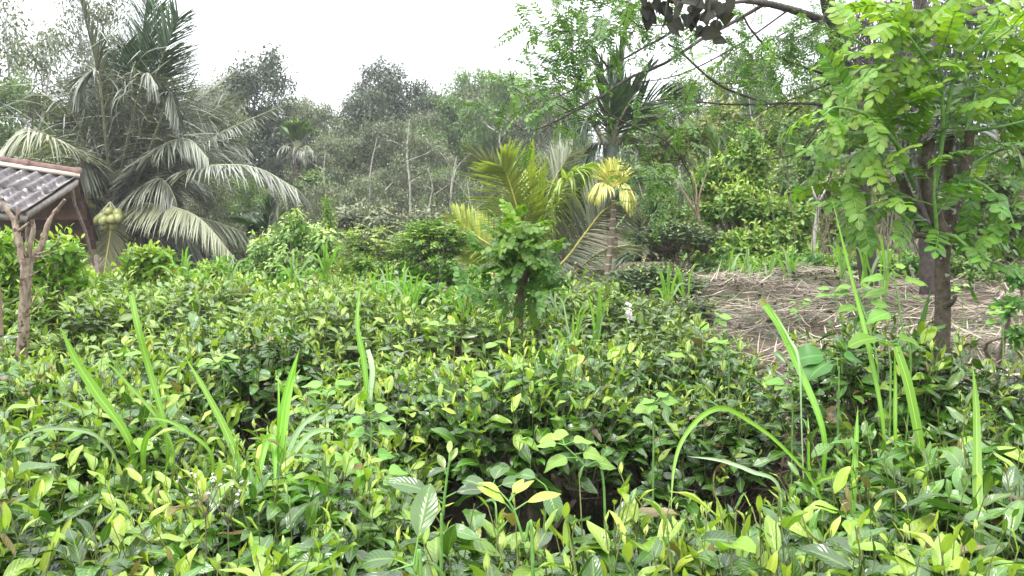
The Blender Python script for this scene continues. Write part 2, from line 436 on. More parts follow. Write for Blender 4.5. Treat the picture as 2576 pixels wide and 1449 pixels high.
# ================================================================ SETTING
def ground_mat():
    m, nt, new, link = new_mat('soil_and_litter')
    out = new('ShaderNodeOutputMaterial'); tc = new('ShaderNodeTexCoord')
    n1 = new('ShaderNodeTexNoise'); n1.inputs['Scale'].default_value = 1.4; n1.inputs['Detail'].default_value = 8
    n2 = new('ShaderNodeTexNoise'); n2.inputs['Scale'].default_value = 30; n2.inputs['Detail'].default_value = 6
    n3 = new('ShaderNodeTexVoronoi'); n3.inputs['Scale'].default_value = 22
    for n in (n1, n2, n3): link(tc.outputs['Object'], n.inputs['Vector'])
    c = mixc(nt, (.050, .035, .022), (.12, .085, .055), n2.outputs[0])
    mr = new('ShaderNodeMapRange'); link(n1.outputs[0], mr.inputs[0]); mr.inputs[1].default_value = .45; mr.inputs[2].default_value = .6
    c = mixc(nt, c, (.05, .075, .025), mr.outputs[0])
    mr2 = new('ShaderNodeMapRange'); link(n3.outputs[0], mr2.inputs[0]); mr2.inputs[1].default_value = .12; mr2.inputs[2].default_value = .05
    c = mixc(nt, c, (.22, .17, .11), mr2.outputs[0])
    b = new('ShaderNodeBsdfPrincipled'); link(c, b.inputs['Base Color']); b.inputs['Roughness'].default_value = .95
    bp = new('ShaderNodeBump'); bp.inputs['Strength'].default_value = .8; bp.inputs['Distance'].default_value = .03
    link(n2.outputs[0], bp.inputs['Height']); link(bp.outputs[0], b.inputs['Normal']); link(b.outputs[0], out.inputs['Surface'])
    return m
M['ground'] = ground_mat()
xs = np.concatenate([np.linspace(-160, -14, 24), np.linspace(-13, 13, 131), np.linspace(14, 160, 24)])
ys = np.concatenate([np.linspace(-30, -1, 12), np.linspace(-.6, 20, 104), np.linspace(22, 230, 50)])
gx, gy = np.meshgrid(xs, ys, indexing='ij')
V = np.stack([gx, gy, gz(gx, gy)], -1).reshape(-1, 3)
i, j = np.meshgrid(np.arange(len(xs) - 1), np.arange(len(ys) - 1), indexing='ij')
k = len(ys)
F = np.stack([i * k + j, (i + 1) * k + j, (i + 1) * k + j + 1, i * k + j + 1], -1).reshape(-1, 4)
mb = MB(); mb.add(V, F)
tag(mb.build('ground', M['ground']), kind='structure')

# fallen leaves and low weeds under the bushes
rs = np.random.RandomState(5)
n = 5000
x = rs.uniform(-4, 4, n); y = rs.uniform(.5, 9, n)
P = np.stack([x, y, gz(x, y) + .01], 1)
D = rs.randn(n, 3); D[:, 2] *= .15
mb = MB(); mb.leaves(P, D, rs.randn(n, 3) * .3 + [0, 0, 1], rs.uniform(.04, .1, n), rs.uniform(.02, .04, n), c=rs.uniform(-1, 1, n), nu=2, nv=2, shape='oval')
tag(mb.build('leaf_litter', M['dry']), 'brown fallen leaves scattered on the soil under the tea bushes', 'leaf litter', kind='stuff')

# ================================================================ TREES of the wooded slope
def blob_leaves(rs, blobs, n, out=.5, droop=.3, flat=.8):
    """leaf positions spread through lumpy blobs, with directions"""
    b = np.asarray(blobs, float)
    w = b[:, 3] ** 2; k = rs.choice(len(b), n, p=w / w.sum())
    d = nrm(rs.randn(n, 3)); r = rs.rand(n) ** .38
    # lumps: pull leaves to a few twig ends inside each blob
    P = b[k, :3] + d * (r * b[k, 3])[:, None] * [1, 1, flat]
    D = nrm(d * out + rs.randn(n, 3) * .55 + [0, 0, -droop])
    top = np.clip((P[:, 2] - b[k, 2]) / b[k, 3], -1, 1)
    return P, D, top, k

def tree_parts(seed, H, R, nleaf, L, W, leafmat, barkmat, trunk_r=.09, base=.35, nlimb=11, droop=.35, sparse=.33, cluster=True, yng=.25):
    rs = np.random.RandomState(seed)
    tr = MB(); lf = MB()
    tx = np.cumsum(rs.randn(7, 2) * .035 * H, 0) * .5; tx -= tx[0]
    tp = np.column_stack([tx, np.linspace(-.3, H * .86, 7)])
    tp = spline(tp, 14)
    tr.tube(tp, np.linspace(trunk_r, trunk_r * .25, 14), 7)
    blobs = []
    for i in range(nlimb):
        f = base + (1 - base) * (i + rs.rand() * .6) / nlimb
        k = min(13, int(f * 13)); s = tp[k]
        a = i * 2.4 + rs.rand(); ext = R * (1.05 - .75 * max(0, f - .45) / .55) * rs.uniform(.45, 1.05)
        e = s + [math.cos(a) * ext, math.sin(a) * ext, H * rs.uniform(.04, .16)]
        m_ = (s + e) / 2 + rs.randn(3) * .06 * R + [0, 0, .05 * H]
        cv = spline([s, m_, e], 7)
        tr.tube(cv, np.linspace(trunk_r * .45, trunk_r * .12, 7), 5, cap=False)
        blobs.append([*e, R * rs.uniform(.26, .42) * (1.1 - .3 * f)])
        for q in range(3):
            a2 = rs.uniform(0, 6.28); e2 = cv[rs.randint(3, 7)] + np.array([math.cos(a2), math.sin(a2), rs.uniform(-.1, .7)]) * R * .38
            tr.tube([cv[3 + q], (cv[3 + q] + e2) / 2 + rs.randn(3) * .03 * R, e2], [trunk_r * .14, trunk_r * .06], 4, cap=False)
            blobs.append([*e2, R * rs.uniform(.13, .28)])
    blobs.append([*(tp[-1] + [0, 0, .05 * H]), R * .26])
    blobs = np.array(blobs)
    if cluster:            # twig ends that carry small bunches of leaves
        nt_ = nleaf // 9
        P, D, top, k = blob_leaves(rs, blobs, nt_)
        tr.sticks(blobs[k, :3][::3], P[::3], trunk_r * .05, trunk_r * .025, bend=rs.randn(len(P[::3]), 3) * .05 * R)
        idx = rs.randint(0, nt_, nleaf)
        P2 = P[idx] + rs.randn(nleaf, 3) * L * .9
        D2 = nrm(D[idx] * .6 + rs.randn(nleaf, 3) * .6 + [0, 0, -droop])
        t2 = top[idx]
    else:
        P2, D2, t2, _ = blob_leaves(rs, blobs, nleaf)
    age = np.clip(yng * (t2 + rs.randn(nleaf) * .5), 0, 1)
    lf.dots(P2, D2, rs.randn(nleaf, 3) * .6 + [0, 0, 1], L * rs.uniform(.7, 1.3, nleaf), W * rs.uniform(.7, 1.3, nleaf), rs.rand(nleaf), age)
    return tr, lf, leafmat, barkmat

def make_tree(name, label, cat, loc, args, group=None, rz=0, scale=1.0):
    tr, lf, lm, bm = tree_parts(**args)
    t = thing(name, label, cat, loc, rz, group, scale)
    a = tr.build('trunk', M[bm], t); b = lf.build('crown', M[lm], t)
    KIDS[t.name] = [a, b]
    return t

HID = (0, 0, -200)
kinds = {}
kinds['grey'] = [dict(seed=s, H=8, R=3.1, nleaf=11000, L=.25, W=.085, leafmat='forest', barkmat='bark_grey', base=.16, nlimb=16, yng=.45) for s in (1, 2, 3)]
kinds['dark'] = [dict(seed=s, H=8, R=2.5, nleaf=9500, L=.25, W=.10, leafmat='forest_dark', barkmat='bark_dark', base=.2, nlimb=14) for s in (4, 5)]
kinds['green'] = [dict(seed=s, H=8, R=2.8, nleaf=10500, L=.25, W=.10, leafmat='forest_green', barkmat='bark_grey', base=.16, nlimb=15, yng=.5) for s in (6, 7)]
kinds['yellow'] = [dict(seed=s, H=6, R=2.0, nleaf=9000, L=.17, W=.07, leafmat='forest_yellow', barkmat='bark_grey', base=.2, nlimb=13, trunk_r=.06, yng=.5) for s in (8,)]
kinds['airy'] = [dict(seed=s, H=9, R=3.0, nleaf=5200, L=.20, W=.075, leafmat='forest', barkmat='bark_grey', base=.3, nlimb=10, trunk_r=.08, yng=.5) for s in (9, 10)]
protos = {}
first = {}
def plant(kind, px, top, Y, label, group=None, wid=1.0, var=None, cat='tree'):
    """a tree whose top shows at view height `top`"""
    p = at(px, top, Y); g = gzf(p.x, Y)
    H = p.z - g
    vs = kinds[kind]; v = (var if var is not None else int(abs(px) * 7 + Y)) % len(vs)
    key = (kind, v)
    s = H / (vs[v]['H'] * 1.0)
    sc = (s * wid, s * wid, s)
    rz = (px * .37 + Y) % 6.28
    nm = {'grey': 'broadleaf_tree', 'dark': 'dark_evergreen_tree', 'green': 'green_tree', 'yellow': 'yellow_green_tree', 'airy': 'sparse_tree'}[kind]
    if key not in protos:
        protos[key] = make_tree(nm, label, cat, (p.x, Y, g), vs[v], group, rz, sc)
        return protos[key]
    return dup(protos[key], (p.x, Y, g), rz, label, group, sc)

# skyline, from the left
plant('airy', 40, -40, 24, 'tall sparse tree at the left edge behind the coconut palm', wid=.9)
plant('airy', 175, -70, 27, 'tall thin-branched tree rising behind the left fronds of the coconut palm', wid=.75)
plant('green', -30, 190, 21, 'leafy tree cut by the left edge of the picture behind the shed', wid=.8)
plant('green', 120, 240, 25, 'medium green tree directly behind the drooping pale palm frond', wid=.8)
plant('airy', 480, 200, 33, 'loose grey-green tree just right of the upright palm fronds', wid=.9)
plant('dark', 640, 135, 34, 'rounded dark tree on the skyline between coconut palm and open sky', wid=.95)
plant('grey', 560, 230, 30, 'grey-leaved tree behind the long right-hand palm fronds', wid=.8)
plant('grey', 720, 290, 36, 'low grey tree under the skyline gap beside the small areca palm', wid=.8)
plant('dark', 905, 225, 36, 'dark left shoulder tree of the tallest clump on the middle skyline', wid=1.0)
plant('dark', 990, 160, 38, 'tallest dark tree on the middle skyline with a knobbly top', wid=.95)
plant('grey', 930, 300, 29, 'wide grey-leaved tree below the tallest dark tree', wid=1.0)
plant('grey', 1060, 330, 27, 'grey small-leaved tree in the centre with pale limbs showing', wid=1.0)
plant('green', 1170, 175, 40, 'light green tree right of the skyline notch', wid=.8)
plant('green', 1260, 170, 36, 'pale green tree on the skyline left of the overhanging branches', wid=.8)
plant('grey', 1340, 225, 33, 'grey-green tree behind the tips of the overhanging branches', wid=.9)
plant('green', 1420, 230, 38, 'green tree behind the dark areca palm on its left', wid=.9)
plant('grey', 1500, 330, 30, 'grey-brown tree behind the stem of the dark areca palm', wid=.9)
plant('green', 1640, 250, 34, 'green tree behind the right-hand fans of the dark areca palm', wid=.9)
plant('green', 1720, 190, 27, 'tree below the patch of sky near the dark hanging leaves', wid=.75)
plant('yellow', 1810, 170, 26, 'pale yellow-green tree with narrow leaves standing against the sky', wid=.7)
plant('green', 1900, 120, 25, 'tree rising beneath the thick overhanging limb', wid=.7)
plant('yellow', 1990, 230, 20, 'yellow-green tree behind the tangle of bare twigs', wid=.8)
plant('green', 2100, 150, 19, 'green tree behind the leaning dark trunk', wid=.7)
plant('dark', 2260, 30, 16, 'dark tree behind the hanging vines on the right', wid=.6)
plant('dark', 2420, -60, 15, 'dark tree high behind the bright roadside sapling', wid=.6)
plant('green', 2560, 60, 14, 'green tree cut by the right edge of the picture', wid=.6)
for k, (px, tp, Y, kd) in enumerate(((850, 262, 35, 'grey'), (890, 235, 37, 'grey'), (955, 215, 39, 'dark'), (1035, 232, 39, 'grey'), (1075, 278, 36, 'grey'), (700, 240, 38, 'grey'), (520, 225, 36, 'airy'), (600, 190, 37, 'grey'), (1120, 240, 38, 'green'), (1210, 200, 39, 'grey'), (1310, 200, 38, 'green'), (780, 320, 38, 'dark'))):
    w_ = {'grey': 'grey-leaved', 'dark': 'dark', 'airy': 'thin-crowned', 'green': 'green'}[kd]
    plant(kd, px, tp, Y, f'{w_} tree on the middle skyline, {ORD[k]} of the far crest group', 'trees on the far crest', wid=.95)
# fill of the slope
rs = np.random.RandomState(11)
fill = []
for Y, tops, step in ((20, 470, 150), (25, 400, 170), (31, 340, 170), (42, 300, 190), (54, 285, 210)):
    for px in np.arange(-260, 2900, step):
        fill.append((px + rs.uniform(-50, 50), tops + rs.uniform(-35, 45), Y + rs.uniform(-2, 2)))
for px, tp, Y in fill:
    if Y < 22 and 1250 < px < 1800: tp += 25
    if px > 1650:
        kd = ('yellow', 'green', 'green', 'grey')[rs.randint(4)]
    elif px > 1150:
        kd = ('grey', 'green', 'green')[rs.randint(3)]
    else:
        kd = ('grey', 'grey', 'green', 'grey', 'grey')[rs.randint(5)]
    if 720 < px < 860: tp = max(tp, 320)
    words = {'grey': 'grey-leaved tree', 'green': 'green tree', 'yellow': 'yellow-green tree', 'dark': 'dark tree'}[kd]
    side = 'left' if px < 800 else 'middle' if px < 1600 else 'right'
    dep = 'foot' if Y < 23 else 'lower part' if Y < 28 else 'middle' if Y < 36 else 'upper part' if Y < 47 else 'far crest'
    plant(kd, px, tp, Y, f'{words} on the {dep} of the wooded slope, {side} third of the picture', f'{kd} trees at the {dep} of the slope, {side}', wid=1.0 if Y > 24 else .85)
# pale bare trunks that show in front of the slope
def bare_tree(label, pts, Y, r, forks=(), mat='bark_grey', name='slender_tree', group_=None):
    w = [at(a, b, Y) for a, b in pts]
    w[0].z = min(w[0].z, gzf(w[0].x, Y) - .1)
    base = Vector((w[0].x, Y, gzf(w[0].x, Y)))
    t = thing(name, label, 'tree', base, 0, group_)
    rs = np.random.RandomState(int(pts[0][0]))
    mb = MB(); mb.tube([q - base for q in spline_v(w, 12)], np.linspace(r, r * .3, 12), 7, bump=.12, rs=rs)
    mb.build('trunk', M[mat], t)
    for fk in forks:
        w = [at(a, b, Y + dy) for a, b, dy in fk]
        mb = MB(); mb.tube([q - base for q in spline_v(w, 9)], np.linspace(r * .45, r * .12, 9), 6, bump=.12, rs=rs)
        mb.build('limb', M[mat], t)
    return t
def spline_v(w, n):
    return [Vector(q) for q in spline(w, n)]
bare_tree('slender pale trunk with forking limbs in the grey wood, centre left', [(1128, 640), (1135, 480), (1148, 395)], 19, .04, [[(1140, 450, 0), (1150, 420, .3), (1190, 380, .4)], [(1140, 440, 0), (1120, 400, -.3), (1095, 370, -.4)]])
bare_tree('crooked pale branch tree left of the young coconut palm', [(1215, 640), (1205, 560), (1185, 520), (1175, 450)], 15, .025, [[(1190, 530, 0), (1230, 500, .2), (1250, 480, .2)], [(1180, 500, 0), (1150, 460, -.2), (1135, 450, -.2)]])
bare_tree('whitish trunk behind the grey wood on the far left', [(55, 620), (70, 420), (100, 330), (125, 180)], 23, .09, [[(100, 330, 0), (60, 300, .3), (40, 240, .4)]])
bare_tree('pale slanting stem among the green shrubs right of the ringed areca', [(1690, 560), (1712, 400), (1700, 270)], 20, .06)

rs = np.random.RandomState(71)
for k, (px, y0, y1, Y, r) in enumerate(((825, 560, 380, 21, .03), (935, 570, 345, 22.5, .035), (1030, 560, 300, 22, .04), (1092, 570, 420, 18.5, .018), (1262, 470, 290, 23, .04), (1405, 480, 280, 22, .035), (1610, 500, 290, 19, .028), (1775, 420, 250, 19, .03), (1905, 400, 240, 18, .028))):
    w_ = rs.randn(4) * 9; H_ = y0 - y1; fk = []
    for q in range(rs.randint(1, 5)):
        f = rs.uniform(.3, .85); sg = rs.choice([-1, 1]); a0, b0 = px + w_[1] * f, y0 - H_ * f; l_ = rs.uniform(18, 60)
        fk.append([(a0, b0, 0), (a0 + sg * l_ * rs.uniform(.3, .7), b0 - l_ * rs.uniform(.1, .5), rs.randn() * .3), (a0 + sg * l_, b0 - l_ * rs.uniform(.3, 1.1), rs.randn() * .5)])
    z_ = ('standing in the grey wood left of the crooked bare tree', 'pale trunks in the grey wood') if px < 1110 else ('standing in the wood behind the middle palms', 'pale trunks behind the palms') if px < 1650 else ('standing in the thicket right of the palms', 'pale trunks in the right thicket')
    bare_tree('thin pale winding trunk ' + z_[0], [(px, y0 + 60), (px + w_[0], y0 - H_ * .3), (px + w_[1], y0 - H_ * .65), (px + w_[2] * 1.6, y1)], Y, r, fk, group_=z_[1])
# ================================================================ PALMS
def frond(mb, pts, ll, n=60, lw=.035, droop=1.0, a0=68, a1=28, lift=.15, roll=0., start=.12, rib=(.028, .006), age=0., m_leaf=0, m_rib=1, rs=None, miss=.04, nu=5, upref=(0, 0, 1), hang=.25, shape='strip', nv=2, limp=0.):
    """one pinnate palm leaf: pts = midrib in space, leaflets left and right"""
    rs = rs or np.random.RandomState(1)
    cv = spline(pts, 26)
    mb.tube(cv, np.linspace(rib[0], rib[1], 26), 5, m=m_rib, cap=False)
    t = np.linspace(start, .985, n)
    idx = t * 25; i0 = np.clip(idx.astype(int), 0, 24); f = (idx - i0)[:, None]
    P = cv[i0] * (1 - f) + cv[i0 + 1] * f
    T = nrm(cv[i0 + 1] - cv[i0])
    S = nrm(np.cross(T, np.array(upref, float))); Nn = np.cross(S, T)
    if roll:
        S, Nn = S * math.cos(roll) + Nn * math.sin(roll), Nn * math.cos(roll) - S * math.sin(roll)
    prof = np.interp(t, [0, .12, .3, .6, .85, 1], [.45, .65, 1, 1, .7, .42])
    for sd_ in (-1, 1):
        keep = rs.rand(n) > miss
        al = np.radians(np.interp(t, [start, 1], [a0, a1]) + rs.randn(n) * 5)
        D = T * np.cos(al)[:, None] + S * sd_ * np.sin(al)[:, None] + Nn * (lift + rs.randn(n)[:, None] * .06) + [0, 0, -hang]
        D = nrm(D + rs.randn(n, 3) * .03)
        up = np.array([0, 0, 1.]) - D * D[:, 2:3]
        up = np.where(np.linalg.norm(up, axis=1, keepdims=True) < .25, Nn, up)
        c = droop * rs.uniform(.3, 1.5, n) + (rs.rand(n) < limp) * 1.2
        mb.leaves(P[keep], D[keep], up[keep], (ll * prof * rs.uniform(.85, 1.1, n))[keep], lw * rs.uniform(.8, 1.2, n)[keep], c=c[keep], fold=.5, rnd=rs.rand(n)[keep], age=np.clip(age + rs.randn(n) * .12, 0, 1)[keep], shape=shape, nu=nu, nv=nv, m=m_leaf)

def palm_pts(spec, Y):
    return [at(a, b, Y + d) for a, b, d in spec]

# ---- big coconut palm on the left
YP = 16.0
base = at(292, 690, YP); base.z = gzf(base.x, YP)
pal = thing('coconut_palm', 'large coconut palm with grey drooping fronds and a bunch of green coconuts, beside the shed', 'palm tree', base)
rs = np.random.RandomState(21)
mb = MB()
tp = [Vector((0, 0, -.2)), Vector((.03, 0, .6)), at(290, 560, YP) - base, at(288, 480, YP) - base]
cv = spline(tp, 40); rr = np.interp(np.linspace(0, 1, 40), [0, .3, .7, 1], [.24, .19, .2, .12]) * (1 + .04 * np.sin(np.arange(40) * 2.2))
mb.tube(cv, rr, 12, bump=.04, rs=rs)
mb.build('trunk', M['palm_trunk'], pal)
FR = [
 # pts (px, py, dY), leaflet length, droop, material, extra
 ([(288, 520, 0), (268, 330, -.4), (240, 165, -.6), (200, -10, -.5)], .75, .3, 'palm_grey', dict(roll=.5, upref=(0, -1, .2), hang=.0)),
 ([(290, 500, .3), (288, 300, .6), (285, 170, .8), (268, 30, 1.0)], .62, .3, 'palm_pale', dict(roll=-.4, upref=(0, -1, .2), hang=.05)),
 ([(292, 500, .2), (318, 380, .5), (345, 190, .7), (372, -15, .8)], 1.2, .25, 'palm_green', dict(roll=.2, lw=.045, upref=(0, -1, .2), hang=0, a0=55, n=75)),
 ([(292, 500, 0), (310, 470, 0), (352, 300, .1), (400, 165, .1), (452, 40, .2)], 1.2, .25, 'palm_green', dict(roll=-.2, lw=.045, upref=(0, -1, .2), hang=.05, a0=60, n=75)),
 ([(295, 500, .3), (370, 415, .8), (450, 300, 1.2), (590, 180, 1.6)], .7, .35, 'palm_grey', dict(upref=(0, -.6, 1), hang=.35)),
 ([(295, 510, 0), (390, 465, -.3), (480, 385, -.5), (575, 325, -.7), (705, 268, -.9)], .8, .35, 'palm_grey', dict(roll=.35, hang=.6, upref=(0, -.5, 1))),
 ([(295, 520, -.2), (350, 500, -.7), (450, 438, -1.4), (545, 416, -2.0), (650, 424, -2.5), (750, 478, -2.9)], 1.2, .3, 'palm_grey', dict(roll=.45, n=66, hang=.45, lw=.03, a0=58, a1=25, upref=(0, -.4, 1))),
 ([(292, 540, -.4), (318, 518, -.8), (362, 512, -1.4), (430, 520, -2.0), (505, 552, -2.6), (590, 650, -3.0)], .8, .4, 'palm_pale', dict(age=.3, hang=.7, n=62, lw=.03, start=.28)),
 ([(300, 540, .2), (400, 520, .5), (490, 545, .7), (560, 565, .9), (650, 600, 1.1)], .8, .4, 'palm_pale', dict(hang=.8)),
 ([(285, 520, -.2), (235, 440, -1.0), (170, 370, -1.6), (100, 332, -2.1), (50, 330, -2.4), (8, 372, -2.6)], 1.0, .45, 'palm_pale', dict(n=70, hang=.7, age=.2, roll=-.3, lw=.03)),
 ([(285, 520, -.3), (272, 420, -1.0), (258, 270, -1.5), (246, 182, -1.7), (215, 190, -1.8), (190, 240, -1.9)], .9, .5, 'palm_grey', dict(hang=.7, limp=.2)),
 ([(280, 500, .4), (220, 380, 1.0), (150, 270, 1.5), (95, 235, 1.7), (75, 285, 1.8)], .7, .6, 'palm_grey', dict(hang=.6, miss=.2)),
 ([(280, 510, .5), (180, 430, 1.0), (90, 400, 1.4), (0, 400, 1.7)], .8, .4, 'palm_grey', dict(hang=.4)),
 ([(290, 510, -.2), (315, 380, -1.0), (345, 250, -1.6), (368, 185, -1.9), (395, 215, -2.0)], .9, .5, 'palm_grey', dict(hang=.5, limp=.2, miss=.12)),
 ([(290, 510, -.3), (350, 430, -1.0), (400, 310, -1.5), (425, 230, -1.7), (450, 300, -1.8)], .9, .5, 'palm_grey', dict(hang=.5, miss=.15)),
 ([(292, 520, .5), (360, 470, 1.2), (450, 440, 1.7), (520, 470, 2.0)], .9, .5, 'palm_grey', dict(hang=.6)),
 ([(290, 520, -.4), (335, 470, -1.0), (390, 380, -1.4), (470, 350, -1.7), (525, 400, -1.9)], .9, .4, 'palm_grey', dict(hang=.7)),
 ([(285, 540, -.2), (240, 500, -.7), (210, 520, -1.1), (190, 600, -1.3)], .7, .5, 'palm_grey', dict(hang=.5)),
 ([(285, 530, .2), (262, 440, .5), (232, 330, .8), (200, 260, 1.0), (150, 215, 1.2)], .9, .3, 'palm_grey', dict(roll=.2, upref=(0, -.8, .5), hang=.2)),
 ([(292, 500, .2), (325, 350, .3), (360, 200, .4), (398, 20, .5)], 1.1, .2, 'palm_green', dict(upref=(0, -1, .2), hang=.05, lw=.045)),
 ([(290, 500, .1), (300, 360, .1), (305, 240, .1), (318, 110, .2)], 1.0, .2, 'palm_green', dict(upref=(0, -1, .2), hang=.1, lw=.04)),
 ([(295, 505, .3), (400, 400, .7), (500, 300, 1.0), (610, 240, 1.3)], .75, .3, 'palm_grey', dict(upref=(0, -1, .6), hang=.2)),
 ([(292, 500, .1), (335, 380, .2), (375, 260, .2), (420, 130, .3)], 1.15, .25, 'palm_green', dict(upref=(0, -1, .2), hang=.1, lw=.045)),
 ([(292, 510, 0), (330, 440, -.5), (380, 380, -.9), (450, 360, -1.2), (500, 400, -1.3)], .9, .3, 'palm_grey', dict(hang=.8)),
 ([(288, 510, 0), (262, 450, -.6), (228, 400, -1.1), (200, 420, -1.5), (190, 470, -1.6)], .9, .3, 'palm_grey', dict(hang=.8)),
 ([(290, 510, .3), (240, 350, .8), (225, 250, 1.1), (215, 180, 1.3)], .9, .3, 'palm_grey', dict(hang=.2, upref=(0, -1, .3))),
 ([(292, 510, .3), (390, 430, .8), (480, 370, 1.1), (560, 350, 1.3), (620, 370, 1.4)], .85, .3, 'palm_grey', dict(hang=.5, upref=(0, -.6, 1))),
 ([(292, 510, .1), (335, 420, .3), (385, 340, .4), (455, 300, .5), (530, 300, .5)], .95, .3, 'palm_grey', dict(hang=.5, upref=(0, -.7, .7))),
 ([(288, 510, -.1), (250, 420, -.2), (215, 330, -.2), (185, 290, -.3)], .95, .3, 'palm_grey', dict(hang=.35, upref=(0, -.8, .6))),
 ([(290, 505, -.2), (325, 410, -.4), (352, 330, -.5), (372, 250, -.5)], .95, .3, 'palm_grey', dict(hang=.35, upref=(0, -1, .3))),
 ([(285, 545, -.5), (281, 565, -.9), (276, 600, -1.1), (262, 690, -1.3)], .62, .3, 'palm_pale', dict(roll=.1, hang=.1, upref=(0, -1, .2), rib=(.026, .018), n=50, age=.9, a0=60, a1=35, ribm='rachis_yellow', start=.15)),
 ([(300, 560, -.1), (350, 575, -.4), (410, 620, -.7), (440, 720, -.9)], .75, .4, 'palm_grey', dict(hang=.9, miss=.2)),
 ([(300, 560, .4), (390, 560, .8), (480, 610, 1.0), (540, 700, 1.2)], .85, .4, 'palm_grey', dict(hang=.9)),
 ([(290, 520, 0), (300, 400, .1), (318, 280, .1), (330, 130, .2)], .9, .3, 'palm_green', dict(roll=.3, lw=.055, upref=(0, -1, .2), hang=.1)),
 ([(290, 520, 0), (270, 380, .4), (262, 250, .7), (252, 90, .9)], .7, .4, 'palm_grey', dict(roll=.3, upref=(0, -1, .2), hang=.15)),
 ([(292, 520, .3), (360, 400, .9), (440, 230, 1.3), (470, 130, 1.5)], .8, .3, 'palm_grey', dict(upref=(0, -1, .4), hang=.2)),
 ([(292, 530, -.5), (330, 490, -1.2), (400, 450, -1.7), (440, 500, -1.9), (450, 580, -2.0)], .8, .5, 'palm_grey', dict(hang=.8, miss=.15)),
]
for k, (sp, ll, dr, mt, ex) in enumerate(FR):
    ex = dict(ex); rm = ex.pop('ribm', 'rachis')
    mb = MB()
    frond(mb, [p - base for p in palm_pts(sp, YP)], ll, droop=dr, rs=np.random.RandomState(100 + k), n=int(ex.pop('n', 62) * (2.0 if mt == 'palm_green' else 1.75)), rib=ex.pop('rib', (.032, .006)), **dict(dict(lw=.029), **ex))
    mb.build('frond', [M[mt], M[rm]], pal)
# hanging dead leaflets and fibre in the crown
mb = MB(); n = 260
P = np.array([tuple(at(rs.uniform(230, 470), rs.uniform(200, 560), YP + rs.uniform(-1.2, 1)) - base) for _ in range(n)])
mb.leaves(P, rs.randn(n, 3) * .15 + [0, 0, -1], rs.randn(n, 3), rs.uniform(.4, .9, n), .03, c=rs.uniform(-.5, .5, n), nu=4, nv=1, shape='strip')
tag(mb.build('dead_leaflet', [M['dead_dark']], pal), kind='stuff')
mb = MB(); n = 900; c0 = np.array(tuple(at(292, 500, YP) - base))
a_ = rs.uniform(-1.35, 1.35, n); r_ = rs.uniform(.4, 3.1, n); dy = rs.uniform(-1.2, 1.0, n)
P = c0 + np.stack([np.sin(a_) * r_ * .75, dy, np.cos(a_) * r_], 1)
D = nrm(np.stack([np.sin(a_) * .7, dy * .2, -.25 + .3 * np.cos(a_)], 1) + rs.randn(n, 3) * .35)
mb.leaves(P, D, nrm(rs.randn(n, 3) * .5 + [0, -.3, 1]), rs.uniform(.45, .95, n), .03, c=rs.uniform(0, .9, n), nu=4, nv=2, fold=.5, shape='strip', rnd=rs.rand(n))
tag(mb.build('loose_leaflet', [M['palm_grey']], pal), kind='stuff')
# coconuts
def nut(mb, c, r, tilt, rs):
    nu, nv = 12, 9
    th = np.linspace(0, PI, nv)
    prof = np.sin(th) * (1 + .12 * np.cos(th)); z = np.cos(th) * 1.18
    ph = np.linspace(0, 2 * PI, nu, endpoint=False)
    tri = 1 + .05 * np.cos(3 * ph)
    X = np.stack([prof[:, None] * np.cos(ph) * tri, prof[:, None] * np.sin(ph) * tri, np.repeat(z[:, None], nu, 1)], -1) * r
    q = Vector(tilt).normalized().to_track_quat('Z', 'Y').to_matrix()
    X = X.reshape(-1, 3) @ np.array(q).T + np.array(c)
    i, j = np.meshgrid(np.arange(nv - 1), np.arange(nu), indexing='ij'); j2 = (j + 1) % nu
    mb.add(X, np.stack([i * nu + j, (i + 1) * nu + j, (i + 1) * nu + j2, i * nu + j2], -1).reshape(-1, 4))
def bunch(cx, cy, dY, spots, r, lab):
    mbs = MB(); c0 = at(cx, cy - 40, YP + dY + .15) - base
    ends = []
    for (px, py, d) in spots:
        c = at(px, py, YP + dY + d) - base; ends.append(c)
    mbs.sticks([tuple(c0)] * len(ends), [tuple(e) for e in ends], .022, .012, bend=rs.randn(len(ends), 3) * .03)
    st = mbs.build('fruit_stalk', M['rachis'], pal)
    if lab: st['label'] = lab
    for c in ends:
        mb = MB(); d = Vector(c) - Vector(c0) + Vector((0, -.25, -.05))
        nut(mb, (0, 0, 0), r * rs.uniform(.9, 1.08), -d, rs)
        o = mb.build('coconut', M['coconut'], st); o.location = c
bunch(278, 548, -1.9, [(256, 546, .03), (274, 533, .02), (296, 537, .05), (281, 552, -.1), (297, 549, -.04), (267, 566, 0), (285, 567, .02), (249, 553, .1), (262, 556, -.05)], .09, 'large bunch of pale green coconuts facing the camera')
bunch(313, 515, -.3, [(304, 519, 0), (314, 524, -.05), (309, 530, 0), (320, 518, 0)], .075, None)
bunch(226, 520, -1.0, [(222, 514, 0), (232, 522, 0), (226, 532, 0), (236, 531, .05), (219, 526, .1)], .095, None)
bunch(345, 575, -.3, [(330, 580, 0), (342, 586, -.05), (355, 590, 0), (350, 600, 0), (338, 598, .05), (328, 592, .1)], .09, None)

